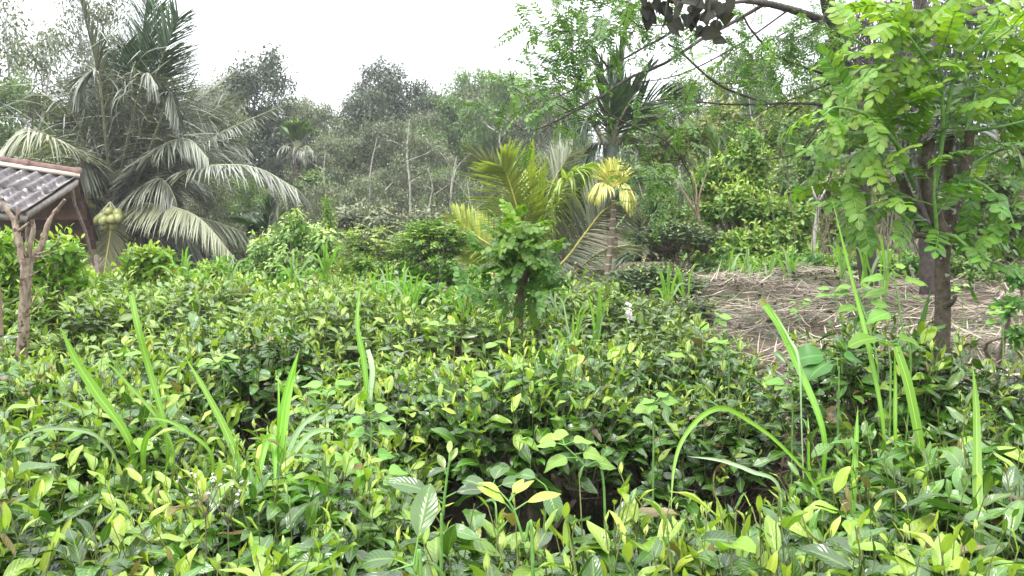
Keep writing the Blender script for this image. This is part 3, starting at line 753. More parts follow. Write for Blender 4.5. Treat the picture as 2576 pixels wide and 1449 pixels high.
# ---- young coconut palm in the middle
YC = 10.0
base = at(1335, 720, YC); base.z = gzf(base.x, YC)
pal = thing('young_coconut_palm', 'young stemless coconut palm with yellow-green fronds in the middle of the picture', 'palm tree', base)
mb = MB(); mb.tube([(0, 0, -.1), (0, 0, .3), (.02, 0, .75)], [.16, .15, .1], 10, bump=.06, rs=rs); mb.build('trunk', M['palm_trunk'], pal)
FR = [
 ([(1330, 690, 0), (1315, 590, -.2), (1300, 520, -.35), (1278, 450, -.5), (1262, 420, -.6)], .62, .35, 'palm_yellow', dict(roll=.15, upref=(0, -1, .3), a0=80, a1=22, age=.3, hang=.02, n=64)),
 ([(1330, 690, .1), (1320, 590, .2), (1290, 500, .3), (1240, 430, .3), (1190, 388, .3)], .5, .6, 'palm_pale', dict(roll=-.5)),
 ([(1335, 690, .1), (1335, 580, .2), (1337, 480, .25), (1343, 385, .3)], .5, .3, 'palm_yellow', dict(roll=1.0, hang=0, age=.2)),
 ([(1338, 690, 0), (1352, 600, .1), (1372, 510, .2), (1395, 450, .3), (1437, 382, .4)], .52, .35, 'palm_pale', dict(roll=-1.0, hang=.05)),
 ([(1340, 690, 0), (1372, 600, 0), (1401, 508, 0), (1435, 438, -.1), (1490, 408, -.1)], .5, 1.3, 'palm_yellow', dict(hang=.4, limp=.3)),
 ([(1340, 690, .3), (1400, 630, .5), (1450, 550, .6), (1497, 512, .7)], .5, .4, 'palm_pale', dict(roll=-.6, hang=0, upref=(0, -1, .6))),
 ([(1345, 700, -.2), (1410, 665, -.4), (1468, 592, -.5), (1518, 530, -.5), (1575, 500, -.5)], .50, .55, 'palm_pale', dict(roll=-.2, upref=(0, -1, .5), hang=.15, n=66, a0=75)),
 ([(1345, 705, 0), (1430, 695, .1), (1500, 640, .2), (1560, 620, .3), (1625, 618, .3)], .45, .9, 'palm_pale', {}),
 ([(1345, 705, .1), (1430, 690, .3), (1500, 680, .4), (1590, 690, .4)], .42, .9, 'palm_pale', {}),
 ([(1325, 690, 0), (1270, 640, .1), (1215, 605, .1), (1175, 575, .1), (1138, 538, .1)], .36, .4, 'palm_yellow', dict(age=.3, hang=.05, upref=(0, -1, .4))),
 ([(1325, 690, .1), (1250, 640, .3), (1190, 585, .4), (1140, 572, .5), (1095, 585, .5)], .4, .9, 'palm_pale', dict(age=.4)),
 ([(1325, 700, 0), (1240, 680, .1), (1185, 655, .1), (1140, 622, .1)], .28, .3, 'palm_yellow', dict(age=.4, hang=0, roll=.6)),
 ([(1325, 705, -.1), (1250, 690, -.1), (1180, 690, -.1), (1130, 720, -.1)], .4, .8, 'palm_pale', {}),
 ([(1333, 690, .1), (1350, 590, .3), (1360, 500, .4), (1372, 430, .5)], .45, .3, 'palm_yellow', dict(roll=.8, hang=0)),
 ([(1330, 690, .2), (1310, 590, .4), (1288, 500, .5), (1282, 430, .6)], .45, .3, 'palm_yellow', dict(roll=-.8, hang=0)),
 ([(1335, 690, .3), (1420, 600, .5), (1440, 520, .6), (1455, 470, .6)], .5, .4, 'palm_green', dict(roll=-.8, hang=.1)),
]
for k, (sp, ll, dr, mt, ex) in enumerate(FR):
    ex = dict(ex); mb = MB()
    frond(mb, [p - base for p in palm_pts(sp, YC)], ll * 1.08, droop=dr * .6, rs=np.random.RandomState(200 + k), n=int(ex.pop('n', 50) * 1.6), rib=(.022, .005), lw=.036, **ex)
    mb.build('frond', [M[mt], M['rachis_yellow']], pal)

# ---- areca palms
def areca(name, label, Y, foot, neck, trunk_r, fronds, leafm, ribm='rachis', ll=.5, lw=.05, rings=True, trunk_mat=None, shaft=True, seed=0, start=.25, n=26, shape='lance'):
    base = at(*foot, Y); base.z = gzf(base.x, Y)
    t = thing(name, label, 'palm tree', base)
    top = at(*neck, Y) - base
    f = at(*foot, Y) - base
    n_ = 60
    cv = spline([Vector((0, 0, -.1)), Vector((f.x * .6 + top.x * .0, 0, top.z * .3)), top * .75 + Vector((0, 0, 0)), top], n_)
    rr = np.linspace(trunk_r, trunk_r * .8, n_)
    if rings: rr = rr * (1 + .07 * (np.arange(n_) % 6 == 0))
    A = MB(); A.tube(cv, rr, 10); A.build('trunk', trunk_mat or M['areca_trunk'], t)
    if shaft:
        A = MB(); sh = shaft if isinstance(shaft, float) else .5
        A.tube([top, top + Vector((.01, 0, sh * .5)), top + Vector((.0, 0, sh))], [trunk_r * 1.0, trunk_r * 1.2, trunk_r * .4], 9)
        A.build('crownshaft', M['crownshaft'], t)
    for k, (sp, l2, dr, ex) in enumerate(fronds):
        ex = dict(ex); A = MB(); lm = ex.pop('lm', leafm)
        frond(A, [p - base for p in palm_pts(sp, Y)], l2, droop=dr, rs=np.random.RandomState(seed + k), n=ex.pop('n', n), rib=(trunk_r * .3, .006), lw=ex.pop('lw', lw), start=ex.pop('start', start), shape=shape, a0=ex.pop('a0', 55), a1=ex.pop('a1', 12), **ex)
        A.build('frond', [M[lm], M[ribm]], t)
    return t
def ring_mat():
    m, nt, new, link = new_mat('ringed_areca_trunk')
    out = new('ShaderNodeOutputMaterial'); tc = new('ShaderNodeTexCoord'); sx = new('ShaderNodeSeparateXYZ')
    link(tc.outputs['Object'], sx.inputs[0])
    fr = mth(nt, 'FRACT', mth(nt, 'MULTIPLY', sx.outputs['Z'], 9.5))
    mk = mth(nt, 'GREATER_THAN', fr, .86)
    nz = new('ShaderNodeTexNoise'); nz.inputs['Scale'].default_value = 14; link(tc.outputs['Object'], nz.inputs[0])
    c = mixc(nt, (.09, .065, .045), (.19, .145, .10), nz.outputs[0]); c = mixc(nt, c, (.36, .34, .30), mk)
    b = new('ShaderNodeBsdfPrincipled'); link(c, b.inputs['Base Color']); b.inputs['Roughness'].default_value = .7
    link(b.outputs[0], out.inputs['Surface']); return m
M['areca_trunk'] = ring_mat()
M['crownshaft'] = rough_mat('areca_crownshaft', (.08, .11, .09), (.15, .18, .155), 12, rough=.5, bump=.1)
areca('areca_palm', 'tall dark green areca palm with ragged fans above the yellow areca', 14.0, (1538, 700), (1533, 410), .11, [
    ([(1535, 390, 0), (1540, 320, 0), (1560, 220, .1), (1572, 110, .2)], .85, .25, dict(roll=.9, hang=0, n=34, lw=.07)),
    ([(1535, 390, 0), (1525, 300, 0), (1515, 220, .1), (1490, 140, .2)], .75, .3, dict(roll=-.7, hang=0, lw=.07)),
    ([(1535, 380, 0), (1570, 310, -.2), (1630, 262, -.3), (1695, 240, -.4)], .7, .35, dict(roll=.7, hang=-.1, lw=.07)),
    ([(1535, 385, 0), (1580, 330, -.1), (1640, 300, -.2), (1690, 320, -.3)], .55, .9, dict(lw=.07)),
    ([(1533, 385, 0), (1500, 310, .1), (1470, 255, .2), (1452, 200, .3)], .6, .5, dict(roll=.4)),
    ([(1533, 390, 0), (1500, 330, -.2), (1480, 300, -.3), (1465, 330, -.4)], .6, .9, dict(hang=.4)),
    ([(1535, 390, 0), (1545, 330, -.3), (1570, 280, -.5), (1600, 230, -.6)], .8, .3, dict(roll=.3, hang=0, lw=.08)),
    ([(1535, 392, 0), (1552, 350, .2), (1590, 345, .3), (1612, 375, .3)], .5, .9, dict(hang=.4)),
    ([(1533, 392, 0), (1515, 360, -.1), (1492, 370, -.2), (1478, 415, -.3)], .45, .8, dict(hang=.4)),
    ([(1535, 388, 0), (1530, 320, -.3), (1535, 260, -.5), (1545, 180, -.5)], .75, .3, dict(roll=1.3, hang=0, lw=.08)),
    ([(1535, 388, 0), (1560, 300, .3), (1610, 210, .5), (1640, 170, .5)], .6, .4, dict(roll=.5, hang=0)),
], 'areca', seed=300, shaft=.5)
fy = []
for k in range(15):
    a = math.radians(10 + k * 11.5); c_, s_ = math.cos(a), math.sin(a)
    fy.append(([(1543, 470, 0), (1543 + c_ * 22, 462 - s_ * 25, (k % 3 - 1) * .05), (1543 + c_ * 48, 455 - s_ * 52, (k % 3 - 1) * .12)], .14, .2, dict(n=9, lw=.016, a0=30, a1=8, start=.3, hang=0)))
fy += [([(1541, 478, 0), (1520, 462, -.05), (1500, 465, -.08), (1486, 485, -.1)], .26, 1.0, dict(n=22, lw=.02, hang=.5)),
       ([(1545, 478, 0), (1562, 463, -.05), (1582, 470, -.08), (1597, 500, -.1)], .26, 1.0, dict(n=22, lw=.02, hang=.5)),
       ([(1545, 480, 0), (1566, 472, -.1), (1580, 490, -.2), (1588, 525, -.2)], .26, .8, dict(n=20, lw=.02, hang=.5)),
       ([(1543, 480, 0), (1530, 468, -.15), (1512, 478, -.2), (1500, 500, -.2)], .22, .9, dict(n=18, lw=.02, hang=.5))]
areca('areca_palm', 'slim areca palm with lemon-yellow tufted crown and pale-ringed stem', 9.2, (1522, 720), (1545, 498), .038, fy, 'areca_yellow', 'rachis_yellow', seed=340, shaft=.12, shape='strip')
fs = []
for k in range(9):
    a = math.radians(25 + k * 16); c_, s_ = math.cos(a), math.sin(a)
    fs.append(([(747, 375, 0), (747 + c_ * 20, 355 - s_ * 22, 0), (747 + c_ * 34, 340 - s_ * 28, (k % 3 - 1) * .3)], .55, .3, dict(n=14, lw=.08, hang=0, lm='areca_mid')))
fs += [([(745, 385, 0), (722, 368, -.2), (705, 375, -.3), (692, 400, -.3)], .5, .9, dict(hang=.5, lm='palm_grey')),
       ([(748, 385, 0), (770, 368, -.2), (785, 378, -.3), (798, 400, -.3)], .5, .9, dict(hang=.5, lm='palm_grey')),
       ([(746, 388, 0), (742, 372, -.3), (738, 382, -.5), (735, 405, -.6)], .5, .9, dict(hang=.5, lm='palm_grey')),
       ([(746, 388, 0), (756, 374, -.3), (766, 385, -.5), (768, 405, -.6)], .5, .9, dict(hang=.5, lm='palm_grey'))]
areca('areca_palm', 'small distant areca palm with green tuft and grey hanging skirt, right of the coconut palm', 26.0, (747, 640), (747, 402), .12, fs, 'areca_mid', seed=370, shaft=.35)
areca('areca_palm', 'young dark areca with split fan leaves low beside the coconut palm', 13.0, (668, 690), (668, 640), .05, [
    ([(668, 640, 0), (672, 590, 0), (678, 550, 0), (682, 508, 0)], .34, .2, dict(roll=.9, hang=0, lw=.07)),
    ([(668, 640, 0), (650, 585, 0), (625, 560, 0), (592, 552, 0)], .34, .4, dict(roll=.4, hang=.1, lw=.07)),
    ([(668, 640, 0), (690, 580, 0), (703, 550, 0), (712, 518, 0)], .30, .2, dict(roll=-.9, hang=0, lw=.07, lm='palm_pale')),
    ([(668, 640, 0), (655, 580, -.1), (645, 565, -.1), (630, 580, -.1)], .30, .6, dict(roll=.4, lw=.07)),
], 'areca', seed=400, shaft=None, rings=False)
areca('areca_palm', 'green fan-leaved areca peeping over the leafy bush, right of centre', 12.5, (1815, 640), (1815, 480), .06, [
    ([(1815, 470, 0), (1812, 420, 0), (1805, 375, 0), (1785, 330, 0)], .34, .2, dict(roll=.9, hang=0)),
    ([(1815, 470, 0), (1822, 420, 0), (1828, 370, 0), (1832, 318, 0)], .34, .2, dict(roll=-.9, hang=0)),
    ([(1815, 470, 0), (1825, 430, -.1), (1838, 400, -.1), (1850, 380, -.1)], .3, .3, {}),
], 'areca_mid', seed=420, shaft=None)
areca('areca_palm', 'low dark areca leaves in the shade right of the ringed stem', 11.5, (1620, 690), (1622, 650), .05, [
    ([(1622, 650, 0), (1625, 600, 0), (1632, 560, 0), (1650, 530, 0)], .34, .3, dict(roll=.9, hang=0)),
    ([(1622, 650, 0), (1612, 600, 0), (1600, 570, 0), (1580, 550, 0)], .34, .3, dict(roll=-.6, hang=0, lm='palm_pale')),
    ([(1622, 650, 0), (1640, 610, 0), (1660, 600, 0), (1685, 610, 0)], .34, .6, {}),
    ([(1622, 650, 0), (1600, 640, 0), (1575, 645, 0), (1555, 670, 0)], .34, .6, {}),
], 'areca', seed=430, shaft=None)
areca('areca_palm', 'large dark palm leaves behind the bright sapling at the right edge', 9.0, (2560, 700), (2560, 480), .1, [
    ([(2550, 480, 0), (2520, 380, 0), (2500, 300, 0), (2460, 260, 0)], .7, .6, dict(lw=.06)),
    ([(2550, 480, 0), (2560, 380, 0), (2590, 290, 0), (2640, 240, 0)], .7, .6, dict(lw=.06)),
    ([(2550, 480, 0), (2580, 420, 0), (2620, 400, 0), (2660, 430, 0)], .7, .9, dict(lw=.06)),
    ([(2550, 480, 0), (2500, 430, 0), (2450, 430, 0), (2420, 480, 0)], .6, .9, dict(lw=.06)),
], 'areca', seed=440, shaft=None)
# ================================================================ TEA BUSHES
def tea_variant(seed, R=.52, H=.9, shoots=230, ll=.085, near=False, matset=('tea', 'tea_young'), yf=1.0, leafn=6, fill=500):
    rs = np.random.RandomState(seed)
    r = R * np.sqrt(rs.rand(shoots)) * rs.uniform(.95, 1.08, shoots); a = rs.rand(shoots) * 2 * PI
    x, y = r * np.cos(a), r * np.sin(a)
    rim = (r / R) ** 3
    lump = .03 * np.sin(x * 9 + seed) * np.cos(y * 8 - seed)
    top = H * (1 - .24 * rim) + 1.6 * lump + rs.randn(shoots) * .034 + (rs.rand(shoots) < .09) * rs.uniform(.03, .13, shoots)
    lean = np.stack([x, y, np.zeros(shoots)], 1) * (.25 + .45 * rim[:, None]) / R + rs.randn(shoots, 3) * .12
    lean[:, 2] = 1
    T = nrm(lean)
    tip = np.stack([x, y, top], 1)
    vig = np.clip(rs.rand(shoots) * 1.25, 0, 1)
    bare = vig <= .2
    # stems: a few thick stems below, many thin ones above
    st = MB()
    nm = 9; am = rs.rand(nm) * 6.28; rm = rs.uniform(.25, .7, nm) * R
    frk = np.stack([np.cos(am) * rm, np.sin(am) * rm, rs.uniform(.32, .5, nm) * H], 1)
    root = np.stack([np.cos(am) * .06, np.sin(am) * .06, np.full(nm, -.03)], 1)
    for i in range(nm):
        m_ = root[i] * .5 + frk[i] * .5 + rs.randn(3) * .04
        st.tube(spline([root[i], m_, frk[i]], 6), np.linspace(.022, .011, 6), 6, bump=.15, rs=rs, cap=False)
    kk = np.argmin(((tip[:, None, :2] - frk[None, :, :2]) ** 2).sum(-1) + rs.rand(shoots, nm) * .02, 1)
    mid = tip - T * rs.uniform(.2, .32, shoots)[:, None]
    st.sticks(frk[kk], mid, .0055, .0035, bend=rs.randn(shoots, 3) * .025)
    st.sticks(mid, tip - T * np.where(bare, .05, .008)[:, None], .0025, .0013, m=1, bend=rs.randn(shoots, 3) * .012)
    # bare side twigs
    nb = 90; q = rs.randint(0, shoots, nb)
    b0 = mid[q] - T[q] * rs.uniform(0, .15, nb)[:, None]; b1 = b0 + nrm(rs.randn(nb, 3) * [1, 1, .6] + [0, 0, .5]) * rs.uniform(.06, .2, nb)[:, None]
    st.sticks(b0, b1, .003, .0015, bend=rs.randn(nb, 3) * .012)
    # leaves
    Pm, Dm, Nm, Lm, Wm, Cm, Am, Rm = [], [], [], [], [], [], [], []
    Py, Dy, Ny, Ly, Wy, Cy, Ay, Ry = [], [], [], [], [], [], [], []
    az = rs.rand(shoots) * 6.28
    for k in range(leafn):
        s_ = k / (leafn - 1)
        P = tip - T * ((.012 + .035 * k + rs.rand(shoots) * .012) * (ll / .085))[:, None]
        ang = az + k * 2.4 + rs.randn(shoots) * .3
        side = np.stack([np.cos(ang), np.sin(ang), np.zeros(shoots)], 1)
        el = np.interp(s_, [0, .35, 1], [1.25, .55, .05]) + rs.randn(shoots) * .22
        D = nrm(side * np.cos(el)[:, None] + T * np.sin(el)[:, None])
        N = nrm(T - side * .5 + rs.randn(shoots, 3) * .15)
        L = ll * np.interp(s_, [0, .2, .5, 1], [.42, .72, 1.0, 1.1]) * rs.uniform(.55, 1.3, shoots)
        W = L * np.interp(s_, [0, .3, 1], [.30, .44, .48]) * rs.uniform(.85, 1.15, shoots)
        C = np.interp(s_, [0, .4, 1], [.35, .8, .9]) * rs.uniform(.2, 1.4, shoots)
        yo = (s_ < .45) & (vig > .28 + .3 * s_ + (1 - yf) * .75)
        ok = (vig > .2) | (k > 0)
        ok &= rs.rand(shoots) > .06
        g = np.clip((max(0, 1 - s_ * 1.6) * vig) ** 1.15 + rs.randn(shoots) * .12, 0, 1)
        for sel, (p_, d_, n_, l_, w_, c_, a_, r_) in ((yo & ok, (Py, Dy, Ny, Ly, Wy, Cy, Ay, Ry)), (~yo & ok, (Pm, Dm, Nm, Lm, Wm, Cm, Am, Rm))):
            p_.append(P[sel]); d_.append(D[sel]); n_.append(N[sel]); l_.append(L[sel]); w_.append(W[sel]); c_.append(C[sel])
            a_.append((g if sel is not None else g)[sel] * (1.0 if p_ is Py else .25)); r_.append(rs.rand(sel.sum()))
    # shaded inner leaves
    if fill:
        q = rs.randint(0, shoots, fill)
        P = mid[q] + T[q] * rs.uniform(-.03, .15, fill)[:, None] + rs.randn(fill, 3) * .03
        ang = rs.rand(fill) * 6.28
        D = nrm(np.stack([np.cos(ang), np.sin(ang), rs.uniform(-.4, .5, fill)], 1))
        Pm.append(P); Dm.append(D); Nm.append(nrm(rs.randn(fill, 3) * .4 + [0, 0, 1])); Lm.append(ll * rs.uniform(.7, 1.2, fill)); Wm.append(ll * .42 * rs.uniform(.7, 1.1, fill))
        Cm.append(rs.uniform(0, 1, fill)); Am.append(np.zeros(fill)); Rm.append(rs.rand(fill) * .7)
    cc = np.concatenate
    nu, nv, wv = (7, 4, .09) if near else (4, 2, .05)
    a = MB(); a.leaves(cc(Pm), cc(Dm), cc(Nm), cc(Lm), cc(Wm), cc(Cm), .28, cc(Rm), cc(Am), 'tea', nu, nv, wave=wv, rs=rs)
    b = MB(); b.leaves(cc(Py), cc(Dy), cc(Ny), cc(Ly), cc(Wy), cc(Cy), .38, cc(Ry), cc(Ay), 'tea', nu, nv, wave=wv, rs=rs)
    return a, b, st, matset

TEAV = {}
def tea(kind, v, x, y, label, group=None, sc=1.0, rz=None, hz=1.0):
    loc = (x, y, gzf(x, y)); rz = rz if rz is not None else (x * 13.7 + y * 7.1) % 6.28
    key = (kind, v)
    s = (sc, sc, sc * hz)
    if key not in TEAV:
        kw = dict(near=dict(yf=.72, ll=.112, near=True, shoots=190, fill=220), mid=dict(yf=.85, ll=.104, near=True, shoots=200, fill=190),
                  far=dict(ll=.094, shoots=230, fill=260, leafn=5, yf=1.4, matset=('tea_far', 'tea_young')),
                  dark=dict(ll=.075, shoots=300, fill=600, yf=.35, matset=('tea_dark', 'tea_far')))[kind]
        kw['yf'] = kw.get('yf', 1) * (1.15, .45, .95, .3)[v % 4]
        if v % 2: kw['shoots'] = int(kw['shoots'] * .85)
        a, b, st, ms = tea_variant(seed=hash_(kind) + v, **kw)
        t = thing('tea_bush', label, 'tea bush', loc, rz, group, s)
        KIDS[t.name] = [a.build('foliage', M[ms[0]], t), b.build('young_leaves', M[ms[1]], t), st.build('stems', [M['twig'], M['teastem']], t)]
        TEAV[key] = t
        return t
    return dup(TEAV[key], loc, rz, label, group, s)
def hash_(s):
    return sum(ord(c) * (i + 3) for i, c in enumerate(s)) % 97

rs = np.random.RandomState(77)
rows = [  # y, x list, kind, size, label of the row
 (1.58, [-1.35, -.66, .04, .74, 1.46], 'near', 1.05, 'nearest row'),
 (2.24, [-1.85, -1.2, -.62, 1.35, 2.1], 'near', 1.0, 'second row'),
 (2.85, [-2.25, -1.5, -.74, 1.75, 2.5], 'mid', 1.0, 'third row'),
 (3.42, [-2.45, -1.62, -.85, -.02, .78, 1.58, 2.45], 'mid', 1.0, 'fourth row'),
 (4.15, [-3.0, -2.2, -1.4, -.6, .2, 1.0], 'mid', 1.0, 'fifth row'),
 (4.9, [-3.5, -2.75, -1.95, -1.15, -.35, .45, 1.1], 'far', 1.05, 'sixth row'),
 (5.65, [-3.9, -3.1, -2.3, -1.5, -.7, .1, .85], 'far', 1.05, 'seventh row'),
 (6.4, [-4.4, -3.6, -2.8, -2.0, -1.2, -.4, .4], 'far', 1.05, 'eighth row'),
 (7.15, [-4.8, -4.0, -3.2, -2.4, -1.6, -.8, .0], 'far', 1.05, 'ninth row'),
 (7.9, [-5.3, -4.5, -3.7, -2.9, -2.1, -1.3, -.5], 'far', 1.0, 'rearmost row'),
]
cnt = 0
for ri, (y, xl, kind, sc, nm) in enumerate(rows):
    for k, x in enumerate(xl):
        jx, jy = rs.randn(2) * .09
        nv = {'near': 4, 'mid': 4, 'far': 3}[kind]
        hz = rs.uniform(.84, 1.14)
        v = (1 if cnt % 3 else 3) if (x > .1 and 2.5 < y < 6) else ((0, 2, 0, 2, 1)[cnt % 5] if nv == 4 else (0, 2, 0, 2, 0, 1)[cnt % 6])
        if v == 3 and nv < 4: v = 1
        if kind == 'near' and x > .9: v = 3
        if ri == 0 and -.2 < x < 1: hz = 1.0
        tea(kind, v, x + jx, y + jy, f'glossy tea bush in the {nm} of the plot, {ORD[k]} from the left', 'tea bushes of the plucked plot', sc * rs.uniform(.96, 1.05), None, hz)
        cnt += 1
for k, (x, y) in enumerate(((-.12, 2.5), (.62, 2.62), (1.15, 2.75))):
    tea('near', 3, x, y, f'low shaded tea bush in the dark gap behind the nearest row, {ORD[k]} from the left', 'low tea bushes in the gap', .62)
# the darker overgrown bushes behind, left of the straw bank
dk = [(.15, 6.6), (.95, 6.7), (.55, 7.4), (1.35, 7.7), (1.25, 6.9), (.2, 8.2), (1.0, 8.4), (1.9, 8.9)]
for k, (x, y) in enumerate(dk):
    y += rs.randn() * .15; tea('dark', k % 2, x, y, f'dark overgrown tea bush behind the straw bank, {ORD[k]} from the left', 'dark overgrown bushes behind the straw', 1.05, None, rs.uniform(.8, 1.1) * (.6 if x > .9 else .9))
# ================================================================ SHED
def shed():
    YS = 11.0
    R = at(197, 449, YS)                      # ridge end
    L = at(-110, 404, 10.2)                   # ridge, off the picture
    E = at(66, 535, 9.9)                      # eave end of the near slope
    EL = E + (L - R)
    base = Vector((R.x - .6, YS - .2, gzf(R.x, YS)))
    t = thing('shed', 'small shed with corrugated grey roof, red ridge tiles and open brown gable', 'shed', base)
    R, L, E, EL = (q - base for q in (R, L, E, EL))
    across = (L - R); Wd = across.length; ax = across.normalized()
    dn = (E - R); Ld = dn.length; dv = dn.normalized()
    nr = ax.cross(dv).normalized(); nr = nr if nr.z > 0 else -nr
    # corrugated near slope: two overlapping courses
    pitch = .152
    for c0, c1, lift in ((-.02, .52, .012), (.48, 1.04, 0)):
        nu_ = int(Wd / pitch * 12); nv_ = 6
        a = np.linspace(0, Wd, nu_); b = np.linspace(c0 * Ld, c1 * Ld, nv_)
        A, B = np.meshgrid(a, b, indexing='ij')
        h = .026 * np.cos(A / pitch * 2 * PI) + .03 + lift
        top = np.array(R) + A[..., None] * np.array(ax) + B[..., None] * np.array(dv) + h[..., None] * np.array(nr)
        bot = top - .009 * np.array(nr)
        V = np.concatenate([top.reshape(-1, 3), bot.reshape(-1, 3)]); o = nu_ * nv_
        i, j = np.meshgrid(np.arange(nu_ - 1), np.arange(nv_ - 1), indexing='ij'); q = i * nv_ + j
        Ft = np.stack([q, q + nv_, q + nv_ + 1, q + 1], -1).reshape(-1, 4)
        Fb = Ft[:, ::-1] + o
        i = np.arange(nu_ - 1) * nv_
        e1 = np.stack([i + nv_ - 1, i + 2 * nv_ - 1, i + 2 * nv_ - 1 + o, i + nv_ - 1 + o], -1)
        j = np.arange(nv_ - 1)
        e2 = np.stack([j, j + 1, j + 1 + o, j + o], -1)
        mb = MB(); mb.add(V, np.concatenate([Ft, Fb, e1, e2]))
        mb.build('corrugated_sheet', M['asbestos'], t)
    # ridge: half-round red tiles on a mortar strip
    mb = MB()
    up = Vector((0, 0, 1))
    mb.plank(R - ax * .03 + dv * .05 + nr * .075, L + dv * .05 + nr * .075, .085, .03, nr); mb.build('mortar_strip', M['mortar'], t)
    for k in range(4):
        p0 = R + ax * (k * .62 - .04) + up * .10; p1 = p0 + ax * .66
        a = np.linspace(-.2, PI + .2, 10); rad0, rad1 = .072, .06
        side = ax.cross(up).normalized(); uu = side.cross(ax) * (1 if side.cross(ax).z > 0 else -1)
        mb = MB(); V = []
        for q, rd in ((p0, rad0), (p0 + ax * .07, rad0 + .008), (p0 + ax * .09, rad1 + .004), (p1, rad1)):
            for th in a: V.append(q + side * math.cos(th) * rd + uu * (math.sin(th) * rd - .02))
        n = len(a); F = [[r_ * n + c, (r_ + 1) * n + c, (r_ + 1) * n + c + 1, r_ * n + c + 1] for r_ in range(3) for c in range(n - 1)]
        off = len(V); V2 = [v - (v - (p0 + p1) / 2).project(uu).normalized() * .012 for v in V]
        F += [[x + off for x in f[::-1]] for f in F]
        F += [[c, c + 1, off + c + 1, off + c] for c in range(n - 1)]
        mb.add([tuple(v) for v in V + V2], F); mb.build('ridge_tile', M['terracotta'], t)
    # rake board under the sheet edge
    mb = MB(); mb.plank(R - ax * .01 - nr * .05 + dv * .02, E - ax * .01 - nr * .05, .03, .10, nr); mb.build('rake_board', M['board'], t)
    mb = MB(); mb.plank(E - ax * .02 - nr * .09, EL - nr * .09, .06, .08, nr); mb.build('eave_beam', M['board'], t)
    # far slope, seen from inside: lapped brown sheets stepping down
    Bt = at(246, 606, 11.9) - base
    Br = at(244, 662, 12.2) - base
    NW = 5
    side_out = Vector((-1.5, -.25, 0))
    path = [R + Vector((.02, .0, -.01)), R.lerp(Bt, .33) + Vector((0, 0, .02)), R.lerp(Bt, .66), Bt, Br]
    n = 6
    for k in range(n):
        f0, f1 = k / n, (k + 1) / n
        p0 = R.lerp(Bt, f0); p1 = R.lerp(Bt, f1 * 1.0 + .03)
        d_ = (p1 - p0).normalized(); nn = d_.cross(side_out).normalized(); nn = nn if nn.y < 0 else -nn
        offp = nn * (.05 * (k % 2) * 0 + .0)
        p1 = p1 + nn * .14
        V = [p0, p0 + side_out, p1 + side_out, p1]
        V = V + [v - nn * .012 for v in V]
        F = [[0, 1, 2, 3], [7, 6, 5, 4], [0, 3, 7, 4], [3, 2, 6, 7], [0, 4, 5, 1], [1, 5, 6, 2]]
        mb = MB(); mb.add([tuple(v) for v in V], F); mb.build('roof_panel', M['rust' if k % 2 else 'rust_lit'], t, smooth=False)  # dark and light tones alternate to paint in the shading between laps
    # outer barge sheet on that slope
    mb = MB(); a0 = R + Vector((.03, -.03, -.01)); b0 = Bt + Vector((.03, -.03, 0))
    w_ = Vector((-.16, -.03, -.02))
    V = [a0, a0 + w_ * .8, b0 + w_, b0]; V += [v + Vector((0, .015, 0)) for v in V]
    mb.add([tuple(v) for v in V], [[0, 1, 2, 3], [7, 6, 5, 4], [0, 3, 7, 4], [3, 2, 6, 7], [1, 0, 4, 5], [2, 1, 5, 6]]); mb.build('barge_sheet', M['rust'], t, smooth=False)
    mb = MB(); mb.tube([at(180, 470, 10.9) - base, at(188, 515, 11.0) - base, at(214, 580, 11.2) - base, at(236, 668, 11.4) - base], [.026, .022, .022, .022], 6); mb.build('rafter_pole', M['oldwood'], t)
    # back wall and posts in the shade
    w0 = at(60, 560, 11.3) - base; zt = w0.z + .2
    mb = MB(); mb.box((w0.x - 1.5, w0.y + 1.2, (zt) / 2), 3.0, .08, zt, m=0); mb.build('wall', M['wallbrown'], t, smooth=False)
    for px in (70, 240):
        q = at(px, 600, 11.05 if px == 70 else 12.1) - base
        mb = MB(); mb.tube([(q.x, q.y, -.05), (q.x + .01, q.y, 1.0), (q.x, q.y, (E.z - .1) if px == 70 else Br.z + .1)], [.04, .036, .032], 7); mb.build('post', M['oldwood'], t)
    return t
M['petal_white'] = leaf_mat('white_petal', (.6, .58, .55), (.8, .78, .75), (.8, .8, .8), rough=.6, trans=.2, rib=0)
M['blackwrap'] = rough_mat('black_polythene', (.012, .012, .014), (.03, .03, .034), 8, rough=.5)
M['asbestos'] = rough_mat('weathered_cement_sheet', (.085, .075, .078), (.19, .175, .175), 14, c3=(.42, .41, .40), t3=(.58, .68), bump=.2, detail=8)
M['terracotta'] = rough_mat('old_ridge_tile', (.10, .055, .048), (.20, .125, .11), 10, c3=(.08, .06, .055), bump=.3)
M['mortar'] = rough_mat('lime_mortar', (.42, .35, .28), (.58, .50, .41), 15, bump=.3)
M['board'] = rough_mat('weathered_board', (.20, .175, .165), (.36, .33, .31), 14, bump=.3, stretch=(1, 1, 1))
M['rust'] = rough_mat('rusty_brown_sheet', (.03, .017, .015), (.08, .042, .035), 5, c3=(.14, .09, .075), bump=.2, rough=.6)
M['oldwood'] = rough_mat('old_dark_wood', (.09, .07, .055), (.20, .16, .13), 20, bump=.4)
M['rust_lit'] = rough_mat('rusty_sheet_lit_tone', (.07, .04, .032), (.15, .09, .07), 5, c3=(.2, .14, .11), bump=.2)
M['wallbrown'] = rough_mat('dark_mud_wall', (.05, .035, .03), (.10, .07, .06), 6)
shed()

